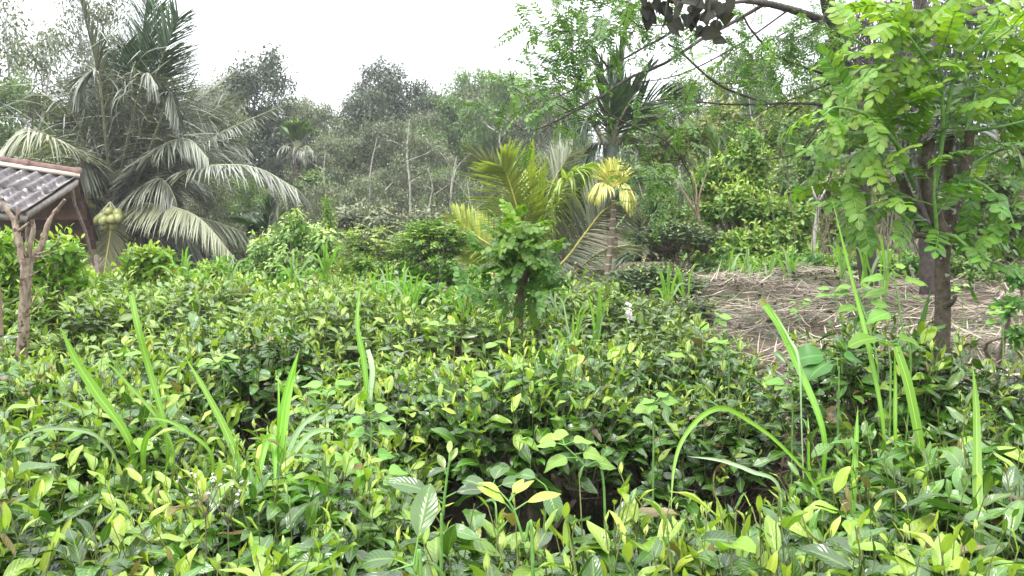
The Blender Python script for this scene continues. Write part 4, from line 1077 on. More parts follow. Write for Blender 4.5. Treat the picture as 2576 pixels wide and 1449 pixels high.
# ================================================================ SHRUBS AND HEDGE
class LeafBag:
    def __init__(s): s.d = []
    def add(s, P, D, N, L, W, c=.5, age=0., rnd=None):
        s.d.append((np.array(P, float), np.array(D, float), np.array(N, float), L, W, c, age, random.random() if rnd is None else rnd))
    def put(s, mb, **kw):
        if not s.d: return
        P, D, N, L, W, c, a, r = zip(*s.d)
        mb.leaves(np.array(P), np.array(D), np.array(N), np.array(L), np.array(W), np.array(c), kw.pop('fold', .15), np.array(r), np.array(a), **kw)

random.seed(4)
def pinnate(bag, sticks, p, d, up, length, pairs, L, W, age=0., rs=np.random, curl=.5, spread=70, jit=.12, terminal=True):
    """one compound leaf; sticks collects the midrib segments"""
    d = np.array(d, float); d /= np.linalg.norm(d); up = np.array(up, float)
    s = np.cross(d, up); s /= max(np.linalg.norm(s), 1e-6); up = np.cross(s, d)
    pts = []
    for k in range(7):
        f = k / 6; th = curl * f
        pts.append(np.array(p) + d * length * math.sin(th + 1e-6) / (curl + 1e-6) - up * length * (1 - math.cos(th)) / (curl + 1e-6))
    pts = np.array(pts)
    for k in (0, 2, 4): sticks.append((pts[k], pts[k + 2]))
    for k in range(pairs + (1 if terminal else 0)):
        f = .2 + .8 * k / pairs
        q = f * 6; i = min(5, int(q)); P = pts[i] + (pts[i + 1] - pts[i]) * (q - i)
        T = pts[i + 1] - pts[i]; T /= np.linalg.norm(T); U = np.cross(s, T)
        sz = np.interp(f, [.2, .5, 1], [.75, 1, .85]) * rs.uniform(.85, 1.12)
        if k == pairs:
            bag.add(P, T, U + rs.randn(3) * .1, L * sz, W * sz, .3, age); break
        for sg in (-1, 1):
            a = math.radians(spread - 18 * f) + rs.randn() * jit
            D = T * math.cos(a) + s * sg * math.sin(a) + U * rs.uniform(-.15, .25) + np.array([0, 0, -.12])
            bag.add(P, D, U + rs.randn(3) * .22, L * sz, W * sz, rs.uniform(.1, .7), min(1, max(0, age + rs.randn() * .1)))

def shrub(name, label, cat, blobs, Y, leafm, mode='simple', n=900, L=.07, W=.03, group=None, stemm='twig', seed=0, yng=.6, shape='tea', per=7, droop=.2, stem_r=.008, nlim=None, stems=True, c=.6, pl=.18, pairs=6, scale_r=1.0):
    """blobs: (px, py, dY, r px) lumps of foliage on shoots that rise from one root"""
    rs = np.random.RandomState(seed + 50)
    bs = np.array([[*at(a, b, Y + d), r / FPX * (Y + d) * scale_r] for a, b, d, r in blobs])
    bx = float(np.mean(bs[:, 0])); g = gzf(bx, Y); base = np.array([bx, Y, g])
    t = thing(name, label, cat, tuple(base), 0, group)
    bs[:, :3] -= base
    st = MB(); lf = MB()
    w = bs[:, 3] ** 2; k = rs.choice(len(bs), n, p=w / w.sum())
    d = nrm(rs.randn(n, 3)); tip = bs[k, :3] + d * (rs.rand(n) ** .4 * bs[k, 3] * (1 + .45 * (rs.rand(n) < .22)))[:, None] * [1, 1, .95]
    nb = len(bs)
    for b in bs:
        r0 = np.array([rs.randn() * .08, rs.randn() * .08, -.05])
        tgt = b[:3]; m_ = r0 * .45 + tgt * .55 + rs.randn(3) * .07 + np.array([0, 0, .08 * abs(tgt[0])])
        st.tube(spline([r0, m_, tgt], 10), np.linspace(stem_r * 2.6, stem_r * .8, 10), 5, bump=.1, rs=rs, cap=False)
    st.sticks(bs[k, :3][::2], tip[::2], stem_r * .45, stem_r * .2, bend=rs.randn(len(tip[::2]), 3) * .02)
    outd = nrm(d * [1, 1, .7] + [0, 0, .55] + rs.randn(n, 3) * .3)
    hgt = np.clip((tip[:, 2] - bs[k, 2]) / bs[k, 3], -1, 1)
    fresh = np.clip(yng * (.45 + .55 * hgt) + rs.randn(n) * .18, 0, 1)
    if mode == 'simple':
        q = np.repeat(np.arange(n), per); m = len(q); j = np.tile(np.arange(per), n)
        ang = rs.rand(n)[q] * 6.28 + j * 2.4
        ref = nrm(np.cross(outd, [.3, .2, 1.0])); r2 = np.cross(outd, ref)
        side = ref[q] * np.cos(ang)[:, None] + r2[q] * np.sin(ang)[:, None]
        el = np.interp(j, [0, per], [1.1, .1]) + rs.randn(m) * .2
        D = nrm(side * np.cos(el)[:, None] + outd[q] * np.sin(el)[:, None] + [0, 0, -droop])
        P = tip[q] - outd[q] * (j * L * .35)[:, None]
        N = nrm(outd[q] - side * .4 + rs.randn(m, 3) * .2 + [0, 0, .3])
        Ls = L * np.interp(j, [0, 2, per], [.6, 1, 1.05]) * rs.uniform(.75, 1.2, m)
        lf.leaves(P, D, N, Ls, Ls * W / L, c * rs.uniform(.2, 1.4, m), .25, rs.rand(m), np.clip(fresh[q] * (1.1 - j / per), 0, 1), shape, 3, 2, wave=.04, rs=rs)
    else:
        bag = LeafBag(); sk = []
        for i in range(n):
            az = rs.rand() * 6.28
            for jj in range(per):
                a = az + jj * 2.2
                D = np.array([math.cos(a), math.sin(a), rs.uniform(.0, .6)]) + outd[i] * .5
                pinnate(bag, sk, tip[i] - outd[i] * jj * .02, D, (0, 0, 1), pl * rs.uniform(.7, 1.15), pairs, L, W, age=fresh[i], rs=rs, curl=rs.uniform(.3, .9))
        bag.put(lf, shape=shape, nu=3, nv=2)
        a_, b_ = zip(*sk); st.sticks(a_, b_, .0022, .0015)
    st.build('branches', M[stemm], t); lf.build('foliage', M[leafm], t)
    return t

shrub('shrub', 'bright pale-leaved young tree with drooping leaf clusters, right of the coconut palm', 'shrub',
      [(745, 545, 0, 26), (735, 580, 0, 36), (700, 610, .1, 42), (780, 590, .1, 42), (815, 600, 0, 38), (660, 620, .2, 40), (720, 650, 0, 55), (790, 650, 0, 55), (840, 640, .3, 36), (640, 670, .3, 45), (690, 690, 0, 45), (770, 690, -.1, 45)], 9.6, 'palegreen', n=760, L=.095, W=.034, seed=1, yng=.9, droop=.75, c=1.0, per=8)
shrub('shrub', 'low feathery-leaved bush in the middle hedge, left of the black posts', 'shrub',
      [(880, 610, 0, 34), (930, 600, 0, 36), (980, 615, 0, 36), (900, 655, 0, 42), (960, 660, 0, 45), (1010, 640, 0, 30), (870, 690, -.2, 36), (930, 700, -.2, 36)], 9.2, 'shrub', mode='pin', n=95, L=.05, W=.024, seed=2, yng=.7, per=4, pl=.24, pairs=6, shape='oval')
shrub('shrub', 'rounded bright bush arching over the black posts in the middle', 'shrub',
      [(1040, 590, 0, 32), (1085, 580, 0, 36), (1120, 595, 0, 34), (1060, 620, 0, 40), (1110, 630, 0, 38), (1150, 620, .2, 28), (1020, 650, .2, 30), (1080, 655, .3, 36)], 8.8, 'glir', mode='pin', n=110, L=.05, W=.028, seed=3, yng=.75, per=4, pl=.22, pairs=5, shape='oval')
shrub('shrub', 'leafy green bush under the left half of the coconut palm', 'shrub',
      [(335, 645, 0, 26), (370, 635, 0, 30), (405, 640, 0, 28), (370, 680, 0, 40), (430, 690, 0, 34), (310, 700, 0, 30), (250, 712, 0, 30)], 7.6, 'lime', n=300, L=.085, W=.038, seed=4, yng=.85, per=7)
shrub('shrub', 'small dark green bush below the tips of the big palm frond', 'shrub',
      [(560, 680, 0, 36), (600, 690, 0, 34), (520, 690, 0, 34), (480, 700, 0, 30)], 9.5, 'glir_dark', n=300, L=.085, W=.045, seed=5, yng=.3, shape='oval')
shrub('shrub', 'light green compound-leaved bush at the left edge, in front of the shed', 'shrub',
      [(10, 600, 0, 40), (150, 610, -.1, 42), (95, 640, 0, 46), (30, 660, 0, 55), (180, 650, 0, 42), (130, 690, 0, 50), (60, 720, 0, 50), (-10, 720, 0, 50), (10, 790, 0, 50), (110, 740, .3, 40), (200, 690, .3, 36)], 5.6, 'lime', n=330, L=.085, W=.034, seed=6, yng=.7, per=7, shape='tea')
shrub('fern_sapling', 'tall feathery sapling with one upright leafy stem, behind the pale bush', 'sapling',
      [(822, 500, 0, 12), (824, 525, 0, 17), (828, 555, 0, 20), (832, 585, 0, 20), (838, 610, 0, 18)], 11.0, 'shrub', n=120, L=.07, W=.022, seed=7, yng=.6, per=7)
shrub('fern_sapling', 'short feathery sapling top beside the arching bush', 'sapling',
      [(1042, 565, 0, 12), (1042, 585, 0, 16)], 10.0, 'shrub', n=60, L=.06, W=.02, seed=8, yng=.6)
shrub('shrub', 'small round green treetop under the distant areca palm', 'shrub',
      [(790, 450, 0, 30), (770, 475, 0, 26), (815, 470, 0, 26), (800, 500, 0, 34)], 22, 'forest_green', n=420, L=.15, W=.06, seed=9, yng=.5, stem_r=.02)
shrub('shrub', 'grey-green thicket behind the coconuts and lower palm fronds', 'shrub',
      [(430, 600, 0, 60), (520, 610, 0, 60), (600, 640, 0, 55), (350, 640, 0, 60), (480, 680, 0, 60), (640, 560, 1, 50)], 19.0, 'forest_dark', n=900, L=.14, W=.06, seed=10, yng=.3, stem_r=.02, per=6)
shrub('shrub', 'brownish undergrowth at the foot of the wood, left of the young coconut palm', 'shrub',
      [(880, 560, 0, 50), (960, 550, 0, 55), (1050, 560, 0, 50), (1130, 560, 0, 50), (1200, 620, 0, 50), (1000, 600, 0, 45)], 15.0, 'forest', n=900, L=.12, W=.045, seed=12, yng=.5, stem_r=.015, per=6)
# leafy bush tree, right of centre
shrub('bush_tree', 'tall leafy bush with stacked green clumps and yellow-green tips, right of the yellow areca', 'tree',
      [(1880, 345, 0, 30), (1850, 385, 0, 40), (1905, 390, 0, 36), (1850, 440, 0, 46), (1790, 420, 0, 26), (1900, 450, 0, 40), (1770, 455, .1, 30), (1850, 500, -.3, 50), (1910, 520, -.2, 46), (1790, 520, .1, 40)], 10.6, 'shrub', n=900, L=.10, W=.042, seed=13, yng=.75, per=8, stem_r=.016)
shrub('bush_tree', 'broad lower green bush with dark heart and light upper leaves, above the straw bank', 'tree',
      [(1950, 530, 0, 46), (2010, 540, 0, 40), (1970, 590, -.2, 50), (1900, 600, -.3, 50), (1830, 620, -.3, 50), (2030, 600, 0, 40), (1780, 640, -.3, 40), (1880, 650, -.4, 46), (1960, 650, -.4, 46), (2040, 650, -.2, 40), (1740, 670, -.3, 36)], 10.2, 'shrub', n=950, L=.10, W=.044, seed=14, yng=.55, per=8, stem_r=.016)
shrub('shrub', 'dull green thicket between the ringed areca stem and the leafy bush', 'shrub',
      [(1650, 520, 0, 50), (1700, 560, 0, 50), (1630, 590, 0, 50), (1690, 620, 0, 46), (1600, 640, .3, 40), (1740, 590, .2, 40), (1660, 450, .6, 46), (1600, 440, 1.0, 36)], 11.8, 'forest_green', n=800, L=.10, W=.038, seed=15, yng=.5, per=7, stem_r=.012)
shrub('shrub', 'yellow-green thicket with hanging dry stems behind the bright sapling', 'shrub',
      [(2080, 470, 0, 50), (2140, 420, .5, 50), (2110, 560, 0, 50), (2180, 600, 0, 50), (2150, 500, .5, 40), (2220, 500, 0, 50), (2220, 420, .8, 46)], 10.8, 'forest_yellow', n=520, L=.10, W=.036, seed=16, yng=.5, per=6, stem_r=.012)
shrub('shrub', 'dark thicket with yellowing leaves at the right edge, behind the straw', 'shrub',
      [(2420, 500, 0, 60), (2500, 460, 0, 60), (2560, 540, 0, 60), (2460, 590, 0, 60), (2540, 620, 0, 50), (2380, 620, 0, 50), (2560, 400, 0, 50)], 8.6, 'forest_green', n=700, L=.09, W=.04, seed=17, yng=.5, per=6, stem_r=.01)
shrub('shrub', 'weedy green tangle at the far right end of the straw bank', 'shrub',
      [(2560, 690, 0, 30), (2540, 760, -.2, 30), (2570, 840, -.3, 30)], 5.0, 'glir_dark', n=60, L=.07, W=.032, seed=18, yng=.5, per=5)
for k, (px, py, Y, r, lm, nn) in enumerate([(1790, 690, 8.9, 34, 'glir_dark', 90), (1860, 700, 8.8, 32, 'lime', 80), (1935, 690, 9.0, 38, 'shrub', 90), (2010, 685, 8.9, 34, 'glir_dark', 90), (2085, 680, 9.1, 38, 'lime', 80), (2160, 690, 8.8, 34, 'forest_green', 90), (2240, 680, 8.9, 38, 'shrub', 90), (2330, 690, 8.6, 34, 'glir_dark', 90), (2440, 690, 8.2, 38, 'forest_green', 90)]):
    shrub('shrub', f'low leafy shrub along the far edge of the straw bank, {ORD[k]} from the left', 'shrub', [(px, py - 8, 0, r), (px + 34, py - 30, .1, r * .8), (px - 30, py - 20, .1, r * .9), (px, py + 14, -.1, r)], Y, lm, n=nn * 3, L=.085, W=.038, seed=60 + k, yng=.45, per=6, group='low shrubs behind the straw')
shrub('bush_tree', 'tall mixed green thicket filling the view left of the hanging vines', 'tree', [(2060, 380, 0, 60), (2130, 320, 0, 60), (1990, 440, 0, 55), (2200, 350, 0, 50), (2080, 480, 0, 55), (2000, 330, .3, 50), (2080, 260, .4, 50)], 12.5, 'forest_green', n=900, L=.12, W=.046, seed=75, yng=.6, per=7, stem_r=.015)
shrub('bush_tree', 'yellowish green thicket above the leafy bush, under the long branches', 'tree', [(1700, 360, 0, 50), (1760, 330, 0, 50), (1940, 320, .2, 50), (1650, 390, 0, 45), (1820, 290, .4, 45), (1990, 280, .3, 45)], 14.0, 'forest_yellow', n=800, L=.13, W=.048, seed=76, yng=.5, per=7, stem_r=.015)
# bright mixed weeds along the rear edge of the plot
for k, (px, py, Y, r, lm, sd_) in enumerate([(930, 740, 7.2, 34, 'weed', 19), (1010, 735, 6.8, 40, 'weed', 20), (1085, 740, 6.6, 44, 'weed', 21), (1150, 770, 6.2, 36, 'glir', 22), (850, 735, 7.8, 34, 'weed', 23), (1190, 730, 6.9, 36, 'glir', 24)]):
    shrub('weed_clump', f'bright weed clump left of the small leafy tree, {ORD[k]} of six', 'weed', [(px, py, 0, r), (px + 26, py + 14, 0, r * .8), (px - 22, py + 10, 0, r * .8)], Y, lm, n=85, L=.075, W=.04, seed=sd_, yng=.6, per=6, group='weed clumps at the rear of the plot')
rs = np.random.RandomState(83)
for k in range(14):
    px = 430 + k * 62 + rs.uniform(-22, 22); py = 705 + rs.uniform(-32, 18); Y = rs.uniform(7.9, 9.0)
    shrub('weed_clump', f'loose leafy weeds tangled along the far edge of the tea, {ORD[k]} from the left', 'weed', [(px, py, 0, 30), (px + rs.uniform(15, 40), py - rs.uniform(0, 34), 0, 20), (px - rs.uniform(15, 35), py - rs.uniform(0, 26), 0, 22)], Y, ('weed', 'lime', 'glir', 'palegreen')[rs.randint(4)], n=80, L=rs.uniform(.06, .10), W=rs.uniform(.026, .045), seed=90 + k, yng=.6, per=6, group='loose weeds along the far tea edge', shape=('tea', 'oval', 'lance')[k % 3], droop=rs.uniform(0, .5))
# black wrapped posts in the hedge
for px, wdt, lab, top in ((1133, 16, 'upright dark post wrapped in black at the right end of the hedge', 638), (1040, 30, 'broad black post in the shade under the arching bush', 655)):
    p = at(px, top, 8.9); g = gzf(p.x, 8.9)
    t = thing('post', lab, 'post', (p.x, 8.9, g)); h = p.z - g; r = wdt / FPX * 8.9 / 2
    mb = MB(); mb.tube([(0, 0, -.1), (.01, 0, h * .5), (0, 0, h)], [r, r * .95, r * .9], 8, bump=.12, rs=rs); mb.build('shaft', M['blackwrap'] if 'blackwrap' in M else M['bark_dark'], t)
    mb = MB(); mb.tube([(0, 0, h - .02), (0, 0, h + .03)], [r * 1.12, r * 1.05], 8); mb.build('cap', M['bark_dark'], t)

# ================================================================ SMALL TREES
def glir_tree(name, label, Y, trunk, limbs, shoots, leafm, L, W, pl, pairs, tr_r, step=.09, seed=0, group=None, barkm='bark', agef=None, stemm='greenstem', shoot_r=.011, per=1, shape='oval', nu=4):
    rs = np.random.RandomState(seed)
    w = [at(a, b, Y + d) for a, b, d in trunk]
    base = Vector((w[0].x, w[0].y, gzf(w[0].x, w[0].y)))
    if w[0].z > base.z: w = [base - Vector((0, 0, .05))] + w
    t = thing(name, label, 'tree', base, 0, group)
    cv = spline([q - base for q in w], 26)
    mb = MB(); mb.tube(cv, np.linspace(tr_r * 1.08, tr_r * .8, 26), 12, bump=.05, rs=rs); mb.build('trunk', M[barkm], t)
    for pts, r0, r1 in limbs:
        c = spline([at(a, b, Y + d) - base for a, b, d in pts], 14)
        mb = MB(); mb.tube(c, np.linspace(r0, r1, 14), 9, bump=.13, rs=rs); mb.build('limb', M[barkm], t)
    lf = MB(); bag = LeafBag()
    for pts, pls in shoots:
        c = spline([at(a, b, Y + d) - base for a, b, d in pts], 30)
        mb = MB(); mb.tube(c, np.linspace(shoot_r * 1.25, shoot_r * .35, 30), 7)
        seg = np.linalg.norm(np.diff(c, axis=0), axis=1); s = np.concatenate([[0], np.cumsum(seg)])
        sk = []; dist = s[-1] * .12; az = rs.rand() * 6.28
        while dist < s[-1]:
            i = min(28, np.searchsorted(s, dist) - 1); f = (dist - s[i]) / seg[i]; P = c[i] + (c[i + 1] - c[i]) * f
            T = c[i + 1] - c[i]; T /= np.linalg.norm(T)
            ref = np.cross(T, [.2, .9, .3]); ref /= np.linalg.norm(ref); r2 = np.cross(T, ref)
            for q in range(per):
                az += 2.4 + rs.randn() * .25
                D = (ref * math.cos(az) + r2 * math.sin(az)) * .9 + T * .45 + np.array([0, 0, .1])
                fr = dist / s[-1]
                ag = np.clip(np.interp(P[2] + base.z, *agef) + rs.randn() * .15, 0, 1) if agef else np.clip(fr + rs.randn() * .2, 0, 1)
                pinnate(bag, sk, P, D, (rs.randn() * .3, -.32 + rs.randn() * .35, .85), pl * pls * np.interp(fr, [0, .6, 1], [1, 1, .55]) * rs.uniform(.8, 1.15), pairs, L * pls ** .5, W * pls ** .5, age=ag, rs=rs, curl=rs.uniform(.25, .8))
            dist += step * rs.uniform(.7, 1.3)
        a_, b_ = zip(*sk); mb.sticks(a_, b_, .0026, .0015)
        mb.build('shoot', M[stemm], t)
    bag.put(lf, shape=shape, nu=nu, nv=2, wave=.03)
    lf.build('foliage', M[leafm], t)
    return t

# bright sapling in the right foreground
glir_tree('leafy_tree', 'bright green compound-leaved tree with pruned trunk in the right foreground', 3.35,
    [(2370, 1010, 0), (2368, 880, 0), (2372, 760, 0), (2370, 660, .02), (2385, 560, .05)],
    [([(2380, 600, .05), (2400, 520, .08), (2425, 430, .1), (2440, 330, .1)], .040, .022),
     ([(2375, 620, .05), (2330, 580, .1), (2290, 510, .12), (2262, 440, .15)], .034, .018),
     ([(2378, 600, .0), (2350, 530, .0), (2330, 450, .02), (2338, 350, .05)], .032, .022),
     ([(2385, 560, .1), (2395, 480, .2), (2380, 400, .25), (2392, 340, .25)], .030, .02),
     ([(2375, 640, .0), (2345, 600, -.02), (2300, 590, -.06)], .02, .012),
     ([(2372, 770, -.01), (2392, 762, -.06), (2405, 745, -.09)], .016, .008)],
    [([(2352, 470, 0), (2372, 330, -.05), (2364, 150, -.05), (2357, 0, 0), (2352, -110, 0)], 1.0),
     ([(2372, 340, -.03), (2392, 230, -.08), (2412, 110, -.1), (2438, -60, -.1)], 1.05),
     ([(2300, 470, .1), (2262, 380, .05), (2230, 310, .0), (2198, 250, -.05)], 1.0),
     ([(2330, 420, .1), (2280, 300, .1), (2240, 180, .1), (2215, 80, .1)], .95),
     ([(2420, 360, .1), (2470, 300, .1), (2520, 250, .1), (2580, 190, .1)], 1.0),
     ([(2430, 340, .1), (2460, 230, .2), (2490, 120, .25), (2510, 10, .3)], 1.0),
     ([(2430, 450, 0), (2480, 470, -.1), (2530, 520, -.15), (2560, 590, -.2)], .85),
     ([(2360, 640, 0), (2355, 560, -.08), (2350, 480, -.12), (2356, 400, -.15)], .85),
     ([(2290, 560, .0), (2240, 520, -.05), (2190, 520, -.1), (2150, 545, -.12)], .8),
     ([(2290, 430, .1), (2240, 330, .1), (2180, 250, .1), (2120, 220, .1)], .95),
     ([(2340, 300, .0), (2300, 220, .0), (2260, 120, .0), (2250, 0, .0)], .95),
     ([(2270, 450, .1), (2220, 400, .1), (2160, 370, .05), (2110, 365, .0)], .95),
     ([(2380, 590, -.03), (2410, 600, -.1), (2450, 640, -.15), (2480, 680, -.2)], .75),
     ([(2440, 420, .1), (2510, 380, .15), (2570, 370, .2)], .95),
     ([(2270, 380, .0), (2200, 300, -.1), (2110, 270, -.2), (2070, 290, -.25)], .8),
     ([(2240, 200, .0), (2180, 120, -.05), (2130, 90, -.1)], .8),
     ([(2400, 200, -.1), (2480, 120, -.2), (2560, 60, -.25)], 1.0),
     ([(2362, 200, 0), (2300, 110, -.08), (2240, 30, -.12)], 1.0),
     ([(2440, 330, .1), (2510, 320, .0), (2590, 300, .0)], 1.0),
     ([(2290, 500, .1), (2220, 470, .1), (2150, 450, .05), (2090, 450, .0)], .95),
     ([(2420, 150, .0), (2500, 60, .0), (2580, -30, .0)], 1.0)],
    'glir', .060, .038, .33, 7, .035, step=.050, shoot_r=.008, seed=31, barkm='bark_lichen', agef=([1.5, 2.0, 2.5, 2.9], [.0, .3, .85, 1.0]), nu=5)

# small tree in the middle
sh = []
rs2 = np.random.RandomState(8)
for k in range(34):
    a = rs2.uniform(-1, 1); h = rs2.uniform(0, 1); top = np.interp(abs(a), [0, .5, 1], [535, 590, 670]) + h * rs2.uniform(30, 110)
    ex = 1296 + a * 135
    sh.append(([(1308, 745 - 60 * rs2.rand(), 0), (1308 + (ex - 1308) * .45, min(740, top + 75 - 40 * (1 - h)), rs2.uniform(-.15, .15)), (ex, top, rs2.uniform(-.35, .35))], rs2.uniform(.8, 1.05)))
sh += [([(1305, 700, 0), (1318, 620, 0), (1322, 540, 0)], 1), ([(1312, 690, 0), (1335, 610, .1), (1345, 560, .1)], 1)]
glir_tree('leafy_tree', 'small round-leaved tree with a slim brown trunk standing among the tea, centre', 5.3,
    [(1304, 900, 0), (1306, 830, 0), (1308, 770, 0), (1312, 725, 0)],
    [([(1310, 740, 0), (1302, 700, .03), (1290, 650, .05)], .02, .01), ([(1312, 735, 0), (1325, 690, .0), (1345, 640, .03), (1350, 600, .05)], .02, .009),
     ([(1312, 730, 0), (1318, 680, -.03), (1315, 600, -.03)], .018, .008), ([(1306, 740, 0), (1280, 710, .05), (1262, 690, .08)], .012, .006)],
    sh, 'glir', .055, .042, .21, 5, .027, step=.085, seed=41, barkm='bark', agef=([1.4, 1.6, 1.85], [.0, .3, .8]), shoot_r=.006, nu=4)
bare_tree('thin brown stem under the left side of the small leafy tree, centre', [(1243, 860), (1243, 800), (1246, 720), (1240, 660)], 5.9, .02, mat='bark', name='slender_tree')

# pollarded trunk on the left
def pollard():
    Y = 4.6
    trunk = [(52, 960, 0), (58, 860, 0), (62, 760, 0), (66, 690, 0), (66, 650, 0)]
    w = [at(a, b, Y + d) for a, b, d in trunk]; base = Vector((w[0].x, Y, gzf(w[0].x, Y)))
    t = thing('pollarded_tree', 'pale pollarded tree with short sawn knobbly branches at the left edge', 'tree', base)
    rs = np.random.RandomState(3)
    cv = spline([Vector((0, 0, -.05))] + [q - base for q in w[:]], 30)
    mb = MB(); mb.tube(cv, np.interp(np.linspace(0, 1, 30), [0, .5, .85, 1], [.036, .029, .032, .036]), 12, bump=.13, rs=rs); mb.build('trunk', M['bark_pale'], t)
    for pts, r0, r1 in (
        ([(58, 660, 0), (45, 610, 0), (38, 560, .02), (20, 530, .03), (5, 500, .03)], .046, .022),
        ([(42, 570, .02), (46, 540, .0), (44, 520, 0)], .022, .016),
        ([(38, 585, .02), (62, 570, -.02), (74, 560, -.03)], .02, .014),
        ([(72, 660, 0), (76, 615, -.02), (84, 575, -.02), (80, 552, -.02)], .034, .022),
        ([(80, 655, .02), (105, 615, .05), (122, 560, .08), (142, 530, .1), (163, 502, .1)], .044, .019),
        ([(90, 640, 0), (118, 632, -.05), (140, 615, -.07), (152, 595, -.08)], .014, .006),
        ([(88, 645, 0), (110, 645, -.05), (150, 628, -.08)], .012, .006),
        ([(70, 665, 0), (58, 620, -.05), (54, 595, -.06)], .018, .011),
        ([(68, 700, 0), (100, 680, -.05), (128, 660, -.08)], .010, .005),
        ([(62, 790, 0), (80, 765, -.04), (95, 735, -.05)], .012, .008),
        ([(62, 800, 0), (88, 780, -.04), (120, 745, -.07)], .013, .005),
        ([(60, 860, 0), (78, 848, -.03), (100, 838, -.05)], .010, .004)):
        c = spline([at(a, b, Y + d) - base for a, b, d in pts], 12)
        mb = MB(); mb.tube(c, np.linspace(r0 * .46, r1 * .5, 12), 9, bump=.28, rs=rs); mb.build('limb', M['bark_pale'], t)
pollard()
bare_tree('thin brown stump stem at the extreme left edge beside the pollarded tree', [(2, 920), (0, 800), (-6, 690)], 4.4, .022, mat='bark', name='slender_tree')
# forked pale saplings above the straw bank
bare_tree('pale grey forked trunk between the leafy bush and the bright sapling', [(2045, 700), (2046, 620), (2056, 540), (2062, 490)], 9.4, .038, [[(2058, 510, 0), (2045, 480, 0), (2040, 450, .1)], [(2060, 505, 0), (2076, 478, 0), (2084, 430, .1)]], mat='bark_grey')
bare_tree('slanting brown trunk with fanned thin branches above the dark bushes', [(1785, 690), (1778, 620), (1760, 560), (1745, 520)], 9.2, .032, [[(1752, 540, 0), (1730, 500, 0), (1690, 440, .1)], [(1750, 530, 0), (1752, 480, 0), (1740, 420, .1)], [(1755, 545, 0), (1760, 490, 0), (1790, 400, .1)]], mat='bark')
# dry upright stems in the undergrowth on the right
rs = np.random.RandomState(6); mb = MB(); n = 60
px = rs.uniform(1930, 2340, n); P0, P1 = [], []
for k in range(n):
    Y = rs.uniform(8.6, 11.5); a = at(px[k], 680, Y); a.z = gzf(a.x, Y); b = at(px[k] + rs.randn() * 50, rs.uniform(300, 620), Y + rs.randn() * .2)
    P0.append(tuple(a)); P1.append(tuple(b))
mb.sticks(P0, P1, .008, .004, bend=rs.randn(n, 3) * .10)
tag(mb.build('dry_stems', M['twig']), 'dry pale upright stems standing in the undergrowth above the straw', 'undergrowth', kind='stuff')

